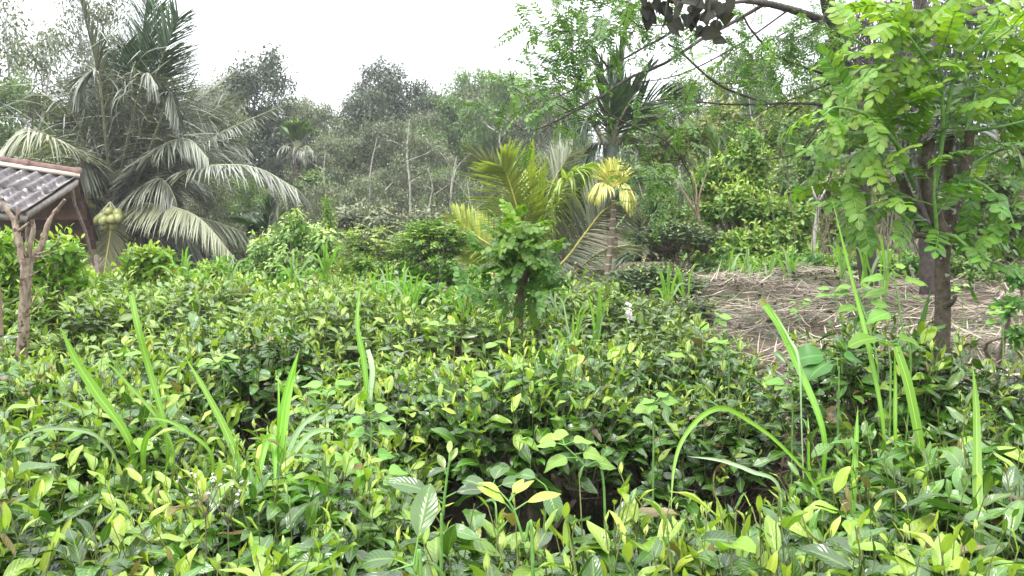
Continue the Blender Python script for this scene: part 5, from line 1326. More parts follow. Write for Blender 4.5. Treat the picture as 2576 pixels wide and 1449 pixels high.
# ================================================================ OVERHANGING TREE
def overhang():
    Y = 7.6
    base = at(2185, 680, Y); base.z = gzf(base.x, Y)
    t = thing('overhanging_tree', 'large dark tree on the right whose long feathery branches hang across the sky', 'tree', base)
    rs = np.random.RandomState(12)
    def limb(pts, r0, r1, nm='limb', sides=8, n=20, m='bark_dark'):
        c = spline([at(a, b, Y + d) - base for a, b, d in pts], n)
        mb = MB(); mb.tube(c, np.linspace(r0, r1, n), sides, bump=.1, rs=rs); mb.build(nm, M[m], t)
        return c
    limb([(2185, 720, 0), (2170, 520, 0), (2150, 330, -.1), (2128, 200, -.2), (2095, 60, -.4), (2070, -60, -.6)], .085, .06, 'trunk', 10, 30)
    limb([(2160, 430, -.05), (2120, 300, -.3), (2100, 190, -.5), (2085, 100, -.5)], .05, .035)
    B = [([(2095, 60, -.4), (2003, 28, -.9), (1934, 10, -1.3), (1877, 2, -1.6)], .038, .02),
     ([(1924, 10, -1.3), (1858, 48, -1.5), (1766, 98, -1.8), (1680, 155, -1.9), (1588, 194, -2.0), (1518, 238, -2.1), (1448, 273, -2.2), (1391, 295, -2.3)], .017, .005),
     ([(1877, 3, -1.6), (1813, 13, -1.8), (1718, 63, -2.1), (1661, 98, -2.2), (1607, 127, -2.3), (1531, 171, -2.4), (1461, 216, -2.5), (1385, 251, -2.6)], .014, .003),
     ([(1528, 235, -2.1), (1436, 286, -2.3), (1353, 324, -2.4), (1299, 327, -2.4)], .007, .002),
     ([(1988, 22, -.9), (1861, 111, -1.2), (1734, 178, -1.4), (1639, 203, -1.5), (1553, 203, -1.6)], .009, .003),
     ([(1870, 40, -1.5), (1893, 79, -1.4), (1956, 140, -1.0), (2075, 187, -.6), (2120, 195, -.3)], .008, .012),
     ([(2130, 290, -.2), (2075, 266, -.8), (1988, 260, -1.2), (1848, 263, -1.6), (1734, 254, -1.9)], .016, .005),
     ([(2120, 205, -.3), (2075, 216, -.6), (1988, 251, -1.0), (1851, 305, -1.4)], .010, .004),
     ([(1680, 110, -2.0), (1718, 136, -1.9), (1813, 216, -1.7), (1940, 263, -1.3)], .007, .010),
     ([(1500, 240, -2.2), (1531, 286, -2.2), (1607, 324, -2.2), (1680, 359, -2.1), (1734, 440, -2.0), (1750, 520, -2.0)], .007, .003),
     ([(1432, 279, -2.2), (1395, 258, -2.2), (1369, 235, -2.2)], .005, .002),
     ([(1730, 66, -2.0), (1670, 63, -2.2), (1580, 72, -2.3), (1505, 86, -2.4)], .006, .002),
     ([(1450, 120, -2.4), (1448, 180, -2.4), (1452, 270, -2.3)], .003, .003),
     ([(1890, 60, -1.5), (1900, 20, -1.5), (1860, -20, -1.6)], .004, .003),
     ([(1620, 110, -2.3), (1600, 60, -2.4), (1540, 20, -2.5), (1480, 0, -2.5)], .006, .003),
     ([(1530, 170, -2.4), (1480, 110, -2.5), (1420, 80, -2.6), (1370, 90, -2.7)], .006, .002),
     ([(2070, 300, -.6), (2010, 380, -.8), (1940, 400, -1.0), (1870, 400, -1.2)], .009, .003),
     ([(2100, 400, -.2), (2090, 440, -.3), (2060, 500, -.4), (2055, 560, -.5)], .008, .003),
     ([(2110, 150, -.4), (2180, 60, -.4), (2300, -20, -.4), (2420, -60, -.4)], .03, .015),
     ([(2090, 50, -.5), (2020, 60, -.8), (1960, 90, -1.0), (1900, 120, -1.2)], .012, .004),
     ([(1720, 260, -1.9), (1660, 300, -2.0), (1640, 380, -2.0), (1660, 460, -2.0)], .006, .002)]
    cs = []
    for pts, r0, r1 in B:
        cs.append(limb(pts, r0, r1, 'branch' if r0 < .03 else 'limb', 6, 26))
    # feathery compound leaves along the branches and on side twigs
    lf = MB(); bag = LeafBag(); sk = []
    def spray(P, D, ln, L, age):
        q = np.array(base) + P; dd = q[1]; qx = CX + q[0] / dd * FPX; qy = HOR - (q[2] - EYE) / dd * FPX
        if 1470 < qx < 1690 and 110 < qy < 410 and rs.rand() < .88: return
        pinnate(bag, sk, P, D, (0, 0, 1), ln, 9, L, L * .42, age=age, rs=rs, curl=rs.uniform(.2, .9), spread=75)
    dens = {0: 0, 1: 60, 2: 60, 3: 26, 4: 30, 5: 20, 6: 26, 7: 20, 8: 20, 9: 44, 10: 8, 11: 22, 12: 8, 13: 5, 14: 30, 15: 34, 16: 26, 17: 20, 18: 10, 19: 20, 20: 40}
    for ci, c in enumerate(cs):
        for k in range(int(dens.get(ci, 10) * .16)):
            i = int(rs.uniform(3, 25)); P = c[i]
            D = nrm(rs.randn(3) * [1, 1, .8] + [-.3, 0, .1]); ln = rs.uniform(.12, .4)
            e = P + D * ln + np.array([0, 0, -.04]); sk.append((P, e)); 
            for q in range(3):
                f = rs.rand(); spray(P + (e - P) * f, nrm(D + rs.randn(3) * .7), rs.uniform(.14, .24), rs.uniform(.03, .042), np.clip(rs.randn() * .3 + .3, 0, 1))
    # airy outer sprays against the sky
    for (px, py, rx, ry, d, n) in ((1480, 60, 130, 70, -2.5, 90), (1400, 110, 60, 70, -2.6, 36), (1370, 240, 90, 40, -2.5, 40), (1600, 20, 80, 40, -2.3, 30), (1440, 180, 80, 50, -2.5, 45),
                              (1680, 330, 90, 110, -2.1, 100), (1640, 440, 80, 110, -2.1, 90), (1700, 180, 90, 60, -1.9, 45), (1850, 170, 100, 70, -1.5, 60), (1980, 150, 80, 90, -1.0, 150), (2090, 130, 60, 120, -.7, 170), (1780, 60, 60, 60, -1.8, 40),
                              (1560, 300, 70, 60, -2.2, 36), (1900, 330, 120, 60, -1.3, 50), (2040, 60, 70, 60, -.8, 60), (2030, 350, 70, 100, -.8, 55), (1330, 210, 60, 40, -2.5, 16)):
        for k in range(int(n * (.5 if py < 150 and px < 1620 else .26 if px < 1450 else .12 if px < 1620 else .25 if py > 320 else .3 if px > 1830 else .15))):
            P = np.array(at(px + rs.randn() * rx * .55, py + rs.randn() * ry * .55, Y + d + rs.randn() * .3) - base)
            D = nrm(rs.randn(3) * [1, 1, .4]); sk.append((P - D * .12 + [0, 0, .02], P))
            for q in range(2):
                spray(P, nrm(D + rs.randn(3) * .6), rs.uniform(.16, .28), rs.uniform(.038, .052), np.clip(rs.randn() * .3 + .3, 0, 1))
    bag.put(lf, shape='oval', nu=2, nv=2)
    lf.build('foliage', M['feather'], t)
    a_, b_ = zip(*sk); mb = MB(); mb.sticks(a_, b_, .0025, .0012); tag(mb.build('twigs', M['bark_dark'], t), kind='stuff')
    return t
overhang()

# vine-hung trunk behind the bright sapling
def vine_trunk():
    Y = 7.0
    base = at(2335, 690, Y); base.z = gzf(base.x, Y)
    t = thing('vine_covered_tree', 'dark trunk hung with a curtain of dry vines behind the bright sapling', 'tree', base)
    rs = np.random.RandomState(15)
    mb = MB(); mb.tube([q - base for q in spline_v([at(2335, 740, Y), at(2330, 500, Y), at(2325, 250, Y), at(2310, -80, Y)], 30)], np.linspace(.07, .055, 30), 11, bump=.12, rs=rs); mb.build('trunk', M['bark_dark'], t)
    mb = MB(); mb.tube([q - base for q in spline_v([at(2315, 60, Y), at(2250, 20, Y - .2), at(2160, 20, Y - .4), at(2080, 40, Y - .6)], 20)], np.linspace(.05, .03, 20), 8, bump=.12, rs=rs); mb.build('limb', M['bark_dark'], t)
    mb = MB(); mb.tube([q - base for q in spline_v([at(2320, 150, Y), at(2400, 60, Y + .2), at(2500, 20, Y + .3), at(2620, 30, Y + .4)], 20)], np.linspace(.05, .03, 20), 8, bump=.12, rs=rs); mb.build('limb', M['bark_dark'], t)
    mb = MB(); n = 200; lf = MB()
    px = rs.uniform(2120, 2360, n); py = rs.uniform(-40, 160, n); ln = rs.uniform(80, 330, n)
    a = np.array([tuple(at(px[i], py[i], Y + rs.uniform(-.5, .3)) - base) for i in range(n)])
    b = a + np.stack([rs.randn(n) * .04, rs.randn(n) * .04, -ln / FPX * Y], 1)
    mb.sticks(a, b, .004, .0025, bend=rs.randn(n, 3) * .03); tag(mb.build('hanging_vine', M['twigdark'], t), kind='stuff')
    m = 1700; q = rs.randint(0, n, m); f = rs.rand(m)[:, None]
    P = a[q] * (1 - f) + b[q] * f + rs.randn(m, 3) * .05
    lf.leaves(P, nrm(rs.randn(m, 3) * .5 + [0, 0, -.9]), rs.randn(m, 3), rs.uniform(.04, .09, m), rs.uniform(.015, .03, m), rs.uniform(0, 1, m), nu=2, nv=1, shape='lance')
    tag(lf.build('dry_foliage', M['dead_dark'], t), kind='stuff')
M['twigdark'] = rough_mat('dark_twigs', (.06, .05, .045), (.15, .13, .115), 50, bump=.2)
vine_trunk()

# dark big-leaved creeper hanging into the top of the picture
def creeper():
    Y = 4.6
    base = at(1760, -60, Y)
    t = thing('hanging_creeper', 'hanging sprig of large dark heart-shaped leaves against the sky at the top edge', 'creeper', base)
    rs = np.random.RandomState(22); lf = MB(); st = MB(); P, D, L = [], [], []
    for (x0, y0, x1, y1, n) in ((1640, -60, 1635, 40, 6), (1690, -60, 1670, 70, 8), (1760, -60, 1735, 60, 12), (1790, -60, 1775, 110, 12), (1820, -60, 1800, 40, 8), (1740, -60, 1700, 20, 6), (1625, -60, 1612, 35, 4), (1840, -60, 1835, 20, 4)):
        a = at(x0, y0, Y) - base; b = at(x1, y1, Y + rs.randn() * .1) - base
        st.tube(spline([a, (a + b) / 2 + Vector(rs.randn(3) * .02), b], 8), np.linspace(.006, .003, 8), 5, cap=False)
        for k in range(n):
            f = .25 + .75 * (k + .5) / n; P.append(np.array(a + (b - a) * f) + rs.randn(3) * .02); D.append(nrm(rs.randn(3) * [.7, .5, .3] + [0, 0, -.8])); L.append(rs.uniform(.075, .12))
    L = np.array(L); lf.leaves(np.array(P), np.array(D), nrm(rs.randn(len(P), 3) * .5 + [0, -1, .4]), L, L * .72, .4, .1, shape='heart', nu=6, nv=4, wave=.05, rs=rs)
    st.build('stem', M['bark_dark'], t); lf.build('leaves', M['creeper'], t)
creeper()
# ================================================================ STRAW BANK
rs = np.random.RandomState(30); mb = MB()
n = 15000
x = rs.uniform(.95, 6.5, n); y = rs.uniform(3.3, 9.2, n)
keep = (x < .78 * y + .6); x, y = x[keep], y[keep]; n = len(x)
# locally combed: lay direction follows a slow swirl
ang = .25 + .55 * np.sin(x * 1.3 + y * .8) + .5 * np.cos(y * 1.7 - x) + rs.randn(n) * .7
D = np.stack([np.cos(ang), np.sin(ang), np.zeros(n)], 1)
e = .05
g0 = gz(x, y); gd = (gz(x + D[:, 0] * e, y + D[:, 1] * e) - g0) / e
D[:, 2] = gd + rs.randn(n) * .10
tn = np.stack([-(gz(x + e, y) - g0) / e, -(gz(x, y + e) - g0) / e, np.ones(n)], 1)
L = rs.uniform(.10, .5, n); lump = .05 * np.sin(x * 3.1 + 1) * np.sin(y * 4.3)
P = np.stack([x, y, g0 + .015 + rs.rand(n) * .07 + np.clip(lump * 2.2, -.03, .11)], 1) - nrm(D) * L[:, None] / 2
mb.leaves(P, D, nrm(tn + rs.randn(n, 3) * .3), L, rs.uniform(.003, .013, n), rs.uniform(-.6, .9, n), .4, np.clip(rs.rand(n) * .75 + .25 * np.sin(x * 2.3 + 2 * np.sin(y * 1.9)) * np.sin(y * 2.7 + x), 0, 1), (rs.rand(n) ** 3), 'strip', 4, 1, m=0, wave=.3, rs=rs)
M['straw'] = leaf_mat('dry_straw', (.04, .03, .022), (.22, .175, .12), (.52, .45, .33), rough=.7, trans=.05, rib=0, vary=.0)
tag(mb.build('straw_mulch', M['straw']), 'thick bank of dry pinkish-brown grass straw spread behind the tea on the right', 'straw', kind='stuff')
n = 500; x = rs.uniform(1.2, 6, n); y = rs.uniform(3.8, 9, n); P = np.stack([x, y, gz(x, y) + .10], 1)
mb = MB(); mb.leaves(P, rs.randn(n, 3) * [1, 1, .25], rs.randn(n, 3) * .4 + [0, 0, 1], rs.uniform(.04, .12, n), rs.uniform(.02, .05, n), rs.uniform(-1, 1.2, n), shape='oval', nu=3, nv=2)
tag(mb.build('fallen_leaves', M['dead_dark']), 'dark curled fallen leaves strewn over the straw bank', 'leaf litter', kind='stuff')
# broad dried blades at the right
mb = MB(); spots = [(2480, 860, 3.9, 2.3, .5), (2500, 900, 3.8, 2.1, .55), (2540, 930, 3.7, 2.5, .4), (2440, 840, 4.3, 2.9, .5), (2560, 820, 4.0, 1.9, .5), (2480, 790, 4.6, .2, .6), (2520, 800, 4.5, .1, .7), (2560, 980, 3.4, 2.2, .45), (2420, 870, 4.1, 2.4, .4), (2510, 960, 3.5, 2.8, .4)]
P, D, L = [], [], []
for px, py, Y, a, l in spots:
    p = at(px, py, Y); p.z = gzf(p.x, p.y) + .09; P.append(tuple(p)); D.append((math.cos(a), math.sin(a), .05)); L.append(l)
mb.leaves(np.array(P), np.array(D), [0, -.2, 1], np.array(L), .035, .2, .4, shape='blade', nu=8, nv=2, wave=.1, rnd=.9, age=.8, rs=rs)
tag(mb.build('dried_reed_blades', M['straw']), 'broad straw-coloured dried reed leaves on the straw at the right edge', 'dry leaves', kind='stuff')

# ================================================================ LONG GRASS
def grass_clump(label, blades, dirt=None, group=None, name='grass_clump', shift=True):
    """blades: (pts[(px,py,Y)], width px, material, shape)"""
    b0 = blades[0][0][0]; sh = 0.0
    if b0[2] < 3.2 and shift:      # set the clump back until it roots among the leaves it rises from
        for Yt in np.arange(b0[2], b0[2] + 1.2, .02):
            q = at(b0[0], b0[1], Yt)
            if q.z > gzf(q.x, Yt) + .80: sh = Yt - b0[2] + .1
        sh = min(sh, .6)
    blades = [([(a, b, c + sh) for a, b, c in pts], w, m, s_) for pts, w, m, s_ in blades]
    b0 = blades[0][0][0]; p0 = at(*b0); base = Vector((p0.x, p0.y, gzf(p0.x, p0.y)))
    t = thing(name, label, 'grass', base, 0, group)
    for pts, wpx, mat, shape in blades:
        w = [at(*q) - base for q in pts]
        root = Vector((w[0].x * .35, w[0].y * .35, -.02))
        cv = spline([root, root * .3 + w[0] * .7] + w, 34) if shape != 'free' else spline(w, 34)
        Y = pts[0][2]; wd = wpx * .84 / FPX * Y
        T = nrm(np.gradient(cv, axis=0))
        view = nrm(np.array(base) + cv - [0, 0, EYE])
        S = nrm(np.cross(T, view)); N = np.cross(S, T)
        u = np.linspace(0, 1, 34); sh_ = 'cut' if shape == 'cut' else 'blade'
        pr = np.interp(u, [0, .25, .6, .85, 1], [.2, .5, 1, .62, .02] if sh_ == 'blade' else [.2, .5, 1, 1, .85]) * wd / 2
        vv = np.linspace(-1, 1, 5)
        tw = .25 * np.sin(u * 2 + len(pts))
        S2 = S * np.cos(tw)[:, None] + N * np.sin(tw)[:, None]; N2 = np.cross(T, S2)
        X = cv[:, None] + (pr[:, None] * vv)[..., None] * S2[:, None] + (np.abs(vv)[None] * pr[:, None] * .35)[..., None] * N2[:, None]
        A = np.zeros((34, 5, 4), np.float32); A[..., 0] = (base.x * 7 + wpx) % 1; A[..., 1] = .15; A[..., 2] = u[:, None]; A[..., 3] = (vv * .5 + .5)
        i, j = np.meshgrid(np.arange(33), np.arange(4), indexing='ij'); q = i * 5 + j
        mb = MB(); mb.add(X.reshape(-1, 3), np.stack([q, q + 5, q + 6, q + 1], -1).reshape(-1, 4), A.reshape(-1, 4)); mb.build('blade', M[mat], t)
    return t
G, GP = 'grass', 'grass_pale'
grass_clump('clump of long grass leaning left, with two tall blades, in the left foreground', [
    ([(330, 1125, 2.0), (240, 985, 2.0), (190, 905, 2.0), (152, 822, 2.0)], 30, G, 'blade'),
    ([(420, 1110, 2.05), (375, 930, 2.1), (348, 830, 2.1), (330, 742, 2.15)], 19, G, 'cut'),
    ([(430, 1113, 2.05), (310, 953, 2.1), (258, 903, 2.1)], 11, G, 'blade'),
    ([(300, 1180, 2.0), (245, 1098, 1.95), (150, 1077, 1.9), (75, 1090, 1.85), (0, 1150, 1.8)], 12, GP, 'blade'),
    ([(360, 1200, 1.9), (362, 1120, 1.9), (385, 1080, 1.9), (420, 1065, 1.9)], 18, G, 'blade'),
    ([(370, 1340, 1.75), (372, 1240, 1.8), (385, 1180, 1.85)], 18, G, 'blade'),
    ([(535, 1160, 1.95), (470, 1085, 1.95), (410, 1055, 1.95), (360, 1052, 1.95)], 13, G, 'blade')])
grass_clump('single broad grass blade slanting up left beside the big grass clump', [
    ([(610, 1215, 1.9), (577, 1105, 1.95), (520, 990, 2.0), (466, 898, 2.05)], 24, G, 'blade'),
    ([(618, 1260, 1.85), (600, 1170, 1.9), (588, 1110, 1.9)], 12, G, 'blade')])
grass_clump('big tuft of bright upright and arching grass blades, left of centre in the foreground', [
    ([(700, 1170, 1.85), (708, 1060, 1.9), (725, 970, 1.95), (755, 872, 2.0)], 27, G, 'blade'),
    ([(712, 1160, 1.8), (720, 1040, 1.85), (735, 960, 1.9), (748, 905, 1.9)], 18, G, 'blade'),
    ([(640, 1275, 1.75), (656, 1170, 1.8), (672, 1108, 1.85), (684, 1104, 1.83), (691, 1160, 1.78), (690, 1265, 1.7)], 24, G, 'blade'),
    ([(700, 1215, 1.8), (725, 1130, 1.85), (765, 1065, 1.9), (822, 1028, 1.95)], 22, GP, 'blade'),
    ([(712, 1205, 1.8), (765, 1105, 1.85), (820, 1080, 1.9), (855, 1100, 1.9)], 18, GP, 'blade'),
    ([(699, 1110, 1.85), (701, 1020, 1.85), (700, 930, 1.9)], 9, G, 'blade'),
    ([(735, 1255, 1.75), (768, 1222, 1.75), (800, 1222, 1.72), (818, 1270, 1.68), (822, 1345, 1.65)], 27, G, 'blade'),
    ([(690, 1150, 1.8), (730, 1200, 1.78), (765, 1255, 1.75)], 22, G, 'free'),
    ([(625, 1320, 1.6), (620, 1230, 1.7), (640, 1150, 1.75)], 14, G, 'blade')])
grass_clump('short bright spear of grass just right of the big tuft', [([(912, 1262, 1.9), (905, 1200, 1.95), (884, 1115, 2.0)], 24, G, 'blade')])
grass_clump('tall thin grass blades standing out of the tea left of the centre', [
    ([(925, 1020, 2.8), (914, 905, 2.85), (898, 810, 2.9), (907, 715, 3.0)], 18, G, 'blade'),
    ([(930, 1010, 2.8), (936, 930, 2.85), (925, 880, 2.9)], 16, GP, 'cut')])
grass_clump('long cut grass blade slanting left in front of the straw bank', [
    ([(2070, 1085, 2.6), (2000, 905, 2.75), (1958, 815, 2.8), (1912, 752, 2.85)], 23, G, 'cut'),
    ([(2010, 915, 2.7), (1985, 850, 2.75), (1940, 775, 2.8)], 8, GP, 'blade')])
grass_clump('very tall thin grass stalk crossing the straw bank up to the leafy bush', [
    ([(2222, 1075, 2.5), (2183, 865, 2.6), (2148, 723, 2.7), (2090, 488, 2.8)], 15, G, 'blade')])
grass_clump('broad cut grass blade with a notched tip left of the right-hand trunk', [
    ([(2318, 1165, 2.3), (2288, 985, 2.35), (2254, 872, 2.4)], 27, G, 'cut'), ([(2252, 1090, 2.35), (2252, 960, 2.4), (2250, 880, 2.4)], 12, G, 'blade')])
grass_clump('bright spear-shaped grass blade standing alone in front of the right-hand trunk', [
    ([(2464, 1385, 1.8), (2458, 1225, 1.9), (2456, 1040, 2.0), (2447, 915, 2.05)], 30, G, 'blade')])
grass_clump('upright grass blade in the right foreground, between the arching blade and the notched one', [
    ([(2146, 1260, 2.1), (2152, 1130, 2.15), (2158, 1020, 2.2)], 20, G, 'blade'), ([(2035, 1180, 2.3), (2034, 1100, 2.3), (2032, 1045, 2.35)], 9, G, 'blade')])
grass_clump('long arching grass blade that bends over and hangs down, right of centre', [
    ([(2065, 1255, 1.9), (1968, 1123, 1.95), (1868, 1048, 2.0), (1818, 1027, 2.0), (1768, 1045, 1.95), (1718, 1105, 1.9), (1695, 1180, 1.85), (1687, 1300, 1.75)], 17, G, 'blade')])
grass_clump('pale flat grass blade lying across the tea right of centre', [
    ([(1960, 1230, 2.0), (1890, 1186, 2.0), (1810, 1158, 2.05), (1728, 1148, 2.1)], 13, GP, 'blade')])
grass_clump('nearly level grass blade crossing the right foreground leaves', [
    ([(2040, 1240, 2.0), (2103, 1195, 2.0), (2218, 1173, 2.05), (2340, 1168, 2.1), (2470, 1175, 2.1)], 15, G, 'blade')])
grass_clump('dark broad reed leaf leaning against the right-hand trunk', [
    ([(2290, 960, 3.0), (2300, 900, 3.0), (2320, 810, 3.05), (2342, 725, 3.1)], 24, 'glir_dark', 'blade')])
rs = np.random.RandomState(44)
tufts = [(935, 770, 6.6), (975, 760, 6.4), (1010, 750, 6.3), (1040, 775, 6.0), (460, 700, 7.4), (570, 740, 6.8), (180, 700, 6.6), (820, 690, 7.6), (1440, 880, 4.7), (1500, 860, 4.9), (2180, 690, 7.4), (2230, 680, 7.0), (1880, 700, 8.2), (1930, 700, 8.3),
         (1830, 700, 8.1), (1990, 690, 8.3), (2120, 680, 8.2), (1680, 760, 6.6), (1720, 740, 7.0), (1170, 810, 5.6), (740, 700, 7.9), (1400, 790, 6.0)]
for k, (px, py, Y) in enumerate(tufts):
    if Y > 9: continue
    bl = []
    for q in range(rs.randint(5, 10)):
        h = rs.uniform(40, 110) * 6.5 / Y; dx = rs.randn() * 28 * 6 / Y
        bl.append(([(px + rs.randn() * 8, py + 22, Y), (px + dx * .5, py - h * .4, Y), (px + dx, py - h * .8, Y), (px + dx * 1.7, py - h + abs(dx) * .5, Y)], rs.uniform(5, 10), G if rs.rand() < .75 else GP, 'blade'))
    zone = 'in the rear tea left of centre' if px < 1250 else 'in the middle behind the small tree' if px < 1800 else 'along the far edge of the straw bank'
    grass_clump(f'small green grass tuft {zone}, {ORD[k % 16]} of them', bl, group='grass tufts ' + zone)

# ================================================================ WEEDS WITH THEIR OWN LEAVES
def weed(name, label, stems, mat='weed', cat='weed', shape='jag', stemm='greenstem'):
    """stems: (pts, [(frac, side, L, W, age, droop)])"""
    p0 = at(*stems[0][0][0]); base = Vector((p0.x, p0.y, gzf(p0.x, p0.y)))
    t = thing(name, label, cat, base); rs = np.random.RandomState(int(p0.x * 100) % 999 + 5)
    st = MB(); lf = MB(); P, D, N, L, W, C, A = [], [], [], [], [], [], []
    for pts, lv in stems:
        w = [at(*q) - base for q in pts]; cv = spline([Vector((w[0].x * .5, w[0].y * .5, -.02))] + w, 30)
        st.tube(cv, np.linspace(.0045, .002, 30), 6, cap=False)
        for (f, az, l, wd, ag, dr) in lv:
            q = (1 - (1 - f) * .55) * 29; i = min(28, int(q)); p = cv[i] + (cv[i + 1] - cv[i]) * (q - i)
            d = np.array([math.cos(az), math.sin(az) , dr]); e = p + nrm(d + [0, 0, .3]) * l * .35
            st.tube([p, e], [.002, .0013], 4, cap=False)
            l, wd = l * .8, wd * .85; P.append(e); D.append(d); N.append(nrm(rs.randn(3) * .15 + [0, -.45, 1])); L.append(l); W.append(wd); C.append(rs.uniform(.3, .9)); A.append(ag)
    st.build('stem', M[stemm], t); lf.leaves(np.array(P), np.array(D), np.array(N), np.array(L), np.array(W), np.array(C), .15, None, np.array(A), shape, 9, 4, wave=.05, rs=rs)
    lf.build('leaves', M[mat], t); return t
weed('heart_leaf_weed', 'thin weed with pairs of toothed heart-shaped leaves rising from the gap, left of centre', [
    ([(930, 1290, 2.5), (930, 1180, 2.5), (935, 1080, 2.5), (930, 1040, 2.5)], [(1, .4, .06, .05, .6, .3), (1, 3.6, .05, .045, .5, .2), (.75, .2, .075, .06, .3, 0), (.75, 3.3, .075, .06, .2, -.1), (.45, -.3, .08, .07, .3, .2), (.45, 2.9, .08, .07, .2, 0), (.2, .5, .08, .07, .1, 0)]),
    ([(960, 1290, 2.45), (950, 1220, 2.45), (955, 1190, 2.45)], [(1, .3, .085, .07, .4, -.1), (1, 3.0, .075, .06, .3, -.1), (.5, -.4, .07, .055, .4, .1)]),
    ([(820, 1260, 2.4), (810, 1190, 2.4), (800, 1160, 2.4)], [(1, .1, .08, .06, .5, .1), (1, 3.2, .07, .055, .5, .1), (.6, 1.0, .07, .055, .5, 0)])])
weed('lobed_leaf_weed', 'tall light green weed with large lobed leaves in front of the straw bank', [
    ([(2210, 980, 3.1), (2190, 840, 3.15), (2165, 760, 3.2), (2160, 730, 3.2)], [(1, .3, .09, .07, .7, .1), (1, 2.8, .09, .07, .7, .1), (.75, .5, .11, .085, .5, 0), (.75, 3.0, .11, .085, .4, 0), (.45, .1, .12, .09, .3, 0), (.4, 3.4, .11, .085, .3, 0)]),
    ([(2290, 960, 3.0), (2270, 820, 3.0), (2255, 730, 3.0), (2245, 680, 3.0)], [(1, .2, .06, .045, .8, .3), (1, 3.3, .06, .045, .8, .3), (.85, .9, .08, .06, .5, .1), (.7, 3.0, .12, .09, .4, .1), (.65, .0, .12, .09, .5, 0), (.45, 2.6, .12, .10, .4, 0), (.4, .3, .13, .10, .3, -.1), (.2, 3.2, .13, .10, .3, -.1)]),
    ([(2120, 950, 3.2), (2120, 830, 3.2), (2105, 760, 3.2), (2100, 735, 3.2)], [(1, .3, .07, .04, .7, .2), (1, 2.9, .07, .04, .7, .2), (.7, .4, .08, .05, .5, .1), (.7, 3.2, .08, .05, .5, .1)])], shape='jag')
weed('round_leaf_plant', 'single large rounded dull green leaf with a pale underside beside the straw', [
    ([(2110, 985, 3.0), (2108, 930, 3.0), (2106, 905, 3.0)], [(1, 2.9, .15, .14, .0, -.02), (1, .3, .12, .11, .1, -.15), (.6, 3.6, .14, .12, 0, -.1)])], shape='round', mat='glir_dark')
weed('round_leaf_plant', 'pair of glossy rounded green leaves behind the notched grass blade', [
    ([(2240, 985, 2.9), (2238, 900, 2.9), (2235, 860, 2.9)], [(1, .1, .13, .12, .3, -.1), (1, 3.0, .13, .12, .3, -.05), (.7, 1.2, .10, .09, .5, .1)])], shape='round', mat='glir')
weed('lobed_leaf_weed', 'light green three-leaved vine sprig right of centre, above the dark gap', [
    ([(1520, 1240, 2.2), (1470, 1170, 2.2), (1420, 1120, 2.2)], [(1, 1.8, .07, .055, .8, .5), (1, .1, .08, .06, .8, .1), (1, 3.3, .075, .055, .7, .0), (.7, -.4, .08, .06, .6, .0), (.6, 3.5, .10, .07, .5, -.2), (.35, .2, .09, .06, .5, -.1)])], mat='weed')
weed('veined_leaf_plant', 'dark ribbed oval leaves low in the gap between the near and second rows', [
    ([(1250, 1330, 2.45), (1240, 1260, 2.5), (1235, 1235, 2.5)], [(1, 1.2, .13, .07, 0, .6), (1, .2, .12, .065, 0, .2), (.6, 2.6, .12, .065, 0, .4)]),
    ([(1370, 1310, 2.5), (1375, 1240, 2.5), (1370, 1220, 2.5)], [(1, -1.3, .13, .07, 0, -.5), (1, 2.6, .12, .065, 0, .2)])], shape='oval', mat='tea')
rs = np.random.RandomState(91)
for k, (px, py, Y) in enumerate(((2010, 760, 5.8), (2420, 720, 6.2), (2520, 780, 4.6), (1110, 815, 4.6), (1420, 870, 4.2), (1795, 800, 4.4), (1830, 860, 3.9), (640, 760, 5.6), (300, 900, 3.4), (820, 980, 3.1), (1640, 1010, 3.0), (1990, 960, 3.2), (1240, 960, 3.3), (560, 900, 3.6))):
    lv = [(f, rs.uniform(0, 3.1) + (i % 2) * 3.1, rs.uniform(.07, .11), rs.uniform(.05, .075), rs.uniform(.3, .9), rs.uniform(-.1, .4)) for i, f in enumerate((1, 1, .85, .8, .6, .55, .35))]
    weed('weed_sprig', f'light green toothed weed sprig standing out of the tea, {ORD[k]} of fourteen', [([(px + 4, py + 90, Y), (px, py + 30, Y), (px + rs.uniform(-12, 12), py, Y)], lv)], shape=('jag', 'heart', 'oval')[k % 3])
# tall bud shoots standing clear of the front bushes
weed('tea_shoot', 'tall tea shoot with two curved pale young leaves, front centre', [
    ([(1340, 1420, 1.45), (1318, 1360, 1.45), (1295, 1290, 1.45), (1280, 1262, 1.45)], [(1, .8, .05, .02, 1, 1.0), (1, 2.6, .07, .022, .9, .5), (.98, .2, .055, .018, .9, .9), (.6, .1, .085, .026, .95, .35), (.5, 3.0, .08, .026, .7, .8)])], mat='tea_young', shape='tea', cat='tea shoot', stemm='greenstem')
weed('tea_shoot', 'slender upright tea shoot with small folded leaves, left of the pale curved one', [
    ([(1110, 1420, 1.6), (1115, 1290, 1.6), (1122, 1220, 1.6), (1130, 1160, 1.6)], [(1, 1.6, .045, .016, .8, 1.6), (.85, 1.0, .045, .02, .7, 1.4), (.7, 2.2, .05, .02, .5, 1.2), (.3, .1, .08, .035, .0, .2), (.2, 3.2, .12, .05, .0, .5)])], mat='tea', shape='tea', cat='tea shoot')
weed('orange_seedling', 'large glossy dark tea leaf standing upright in the front centre', [
    ([(1060, 1500, 1.35), (1045, 1440, 1.35), (1040, 1420, 1.35)], [(1, 1.3, .135, .06, .1, 1.5), (1, 3.6, .12, .055, 0, -.4), (.7, 2.9, .11, .05, 0, .0)])], mat='tea', shape='tea', cat='tea shoot')
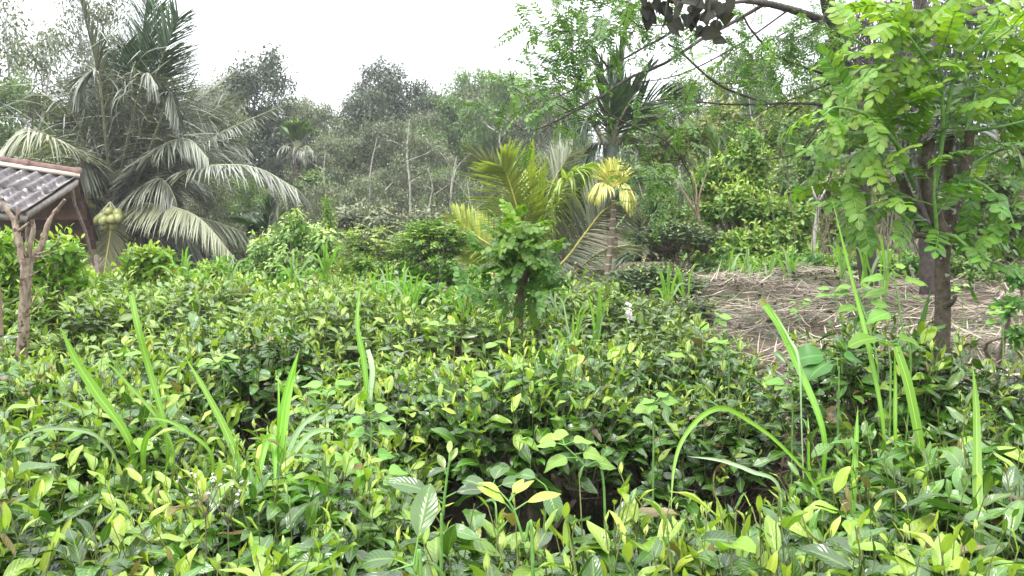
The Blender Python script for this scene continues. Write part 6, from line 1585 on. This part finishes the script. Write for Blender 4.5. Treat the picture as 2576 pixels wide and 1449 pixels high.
# purple-white flower spike and pale flower sprays
def flower_spike():
    p = at(1578, 830, 4.2); base = Vector((p.x, p.y, gzf(p.x, p.y)))
    t = thing('flower_spike', 'slim flower spike with pale lilac blossoms above the tea, right of the small tree', 'flower', base)
    top = at(1581, 765, 4.2) - base
    mb = MB(); mb.tube(spline([Vector((0, 0, 0)), top * .6 + Vector((-.02, 0, 0)), top], 12), [.004, .002], 5, cap=False); mb.build('stem', M['greenstem'], t)
    rs = np.random.RandomState(2); n = 34; f = rs.uniform(.93, 1.0, n); P = np.array(top)[None] * f[:, None]; P = P + rs.randn(n, 3) * .006
    mb = MB(); mb.leaves(P, nrm(rs.randn(n, 3)), rs.randn(n, 3), .028 * rs.uniform(.6, 1.2, n), .018, .3, shape='oval', nu=3, nv=2); tag(mb.build('petals', M['petal'], t), kind='stuff')
M['petal'] = leaf_mat('lilac_petal', (.55, .45, .62), (.75, .70, .80), (.8, .78, .84), rough=.6, trans=.3, rib=0)
flower_spike()
for k, (px, py, Y, lab) in enumerate(((515, 1205, 1.9, 'spray of tiny faded white flowers among the front left tea leaves'), (572, 1225, 1.9, 'smaller spray of tiny white seed heads right of the faded spray'))):
    p = at(px, py + 60, Y); base = Vector((p.x, p.y, gzf(p.x, p.y))); t = thing('flower_spray', lab, 'flower', base)
    c = at(px, py, Y) - base; rs = np.random.RandomState(k + 60); n = 12
    E = np.array(c) + rs.randn(n, 3) * [.03, .03, .016]
    mb = MB(); mb.tube([(0, 0, 0), c * .9], [.004, .002], 5, cap=False); mb.sticks([tuple(c * .9)] * n, E, .0012, .0008); mb.build('stem', M['twig'], t)
    q = np.repeat(np.arange(n), 6); m = len(q)
    mb = MB(); mb.leaves(E[q], nrm(rs.randn(m, 3)), rs.randn(m, 3), .006, .004, .2, shape='oval', nu=2, nv=1); tag(mb.build('petals', M['petal_white'], t), kind='stuff')
# bare slender stalks rising from the plot
for k, (pts, lab) in enumerate((([(1080, 850, 5.6), (1105, 700, 5.6), (1120, 600, 5.6)], 'thin dark stalk leaning right, left of the black posts'),)):
    p = at(*pts[0]); base = Vector((p.x, p.y, gzf(p.x, p.y))); t = thing('bare_stalk', lab, 'stalk', base)
    mb = MB(); mb.tube(spline([Vector((0, 0, 0))] + [at(*q) - base for q in pts], 14), [.005, .002], 5); mb.build('stem', M['twigdark'], t)
# ================================================================ HAZE
def haze():
    m, nt, new, link = new_mat('thin_humid_air')
    out = new('ShaderNodeOutputMaterial'); v = new('ShaderNodeVolumePrincipled')
    v.inputs['Color'].default_value = (.93, .95, 1, 1); v.inputs['Density'].default_value = .0014; v.inputs['Anisotropy'].default_value = .2
    link(v.outputs[0], out.inputs['Volume'])
    mb = MB(); mb.box((0, 105, 20), 340, 280, 62); o = mb.build('haze', m, smooth=False); tag(o, kind='stuff')
if HAZE: haze()
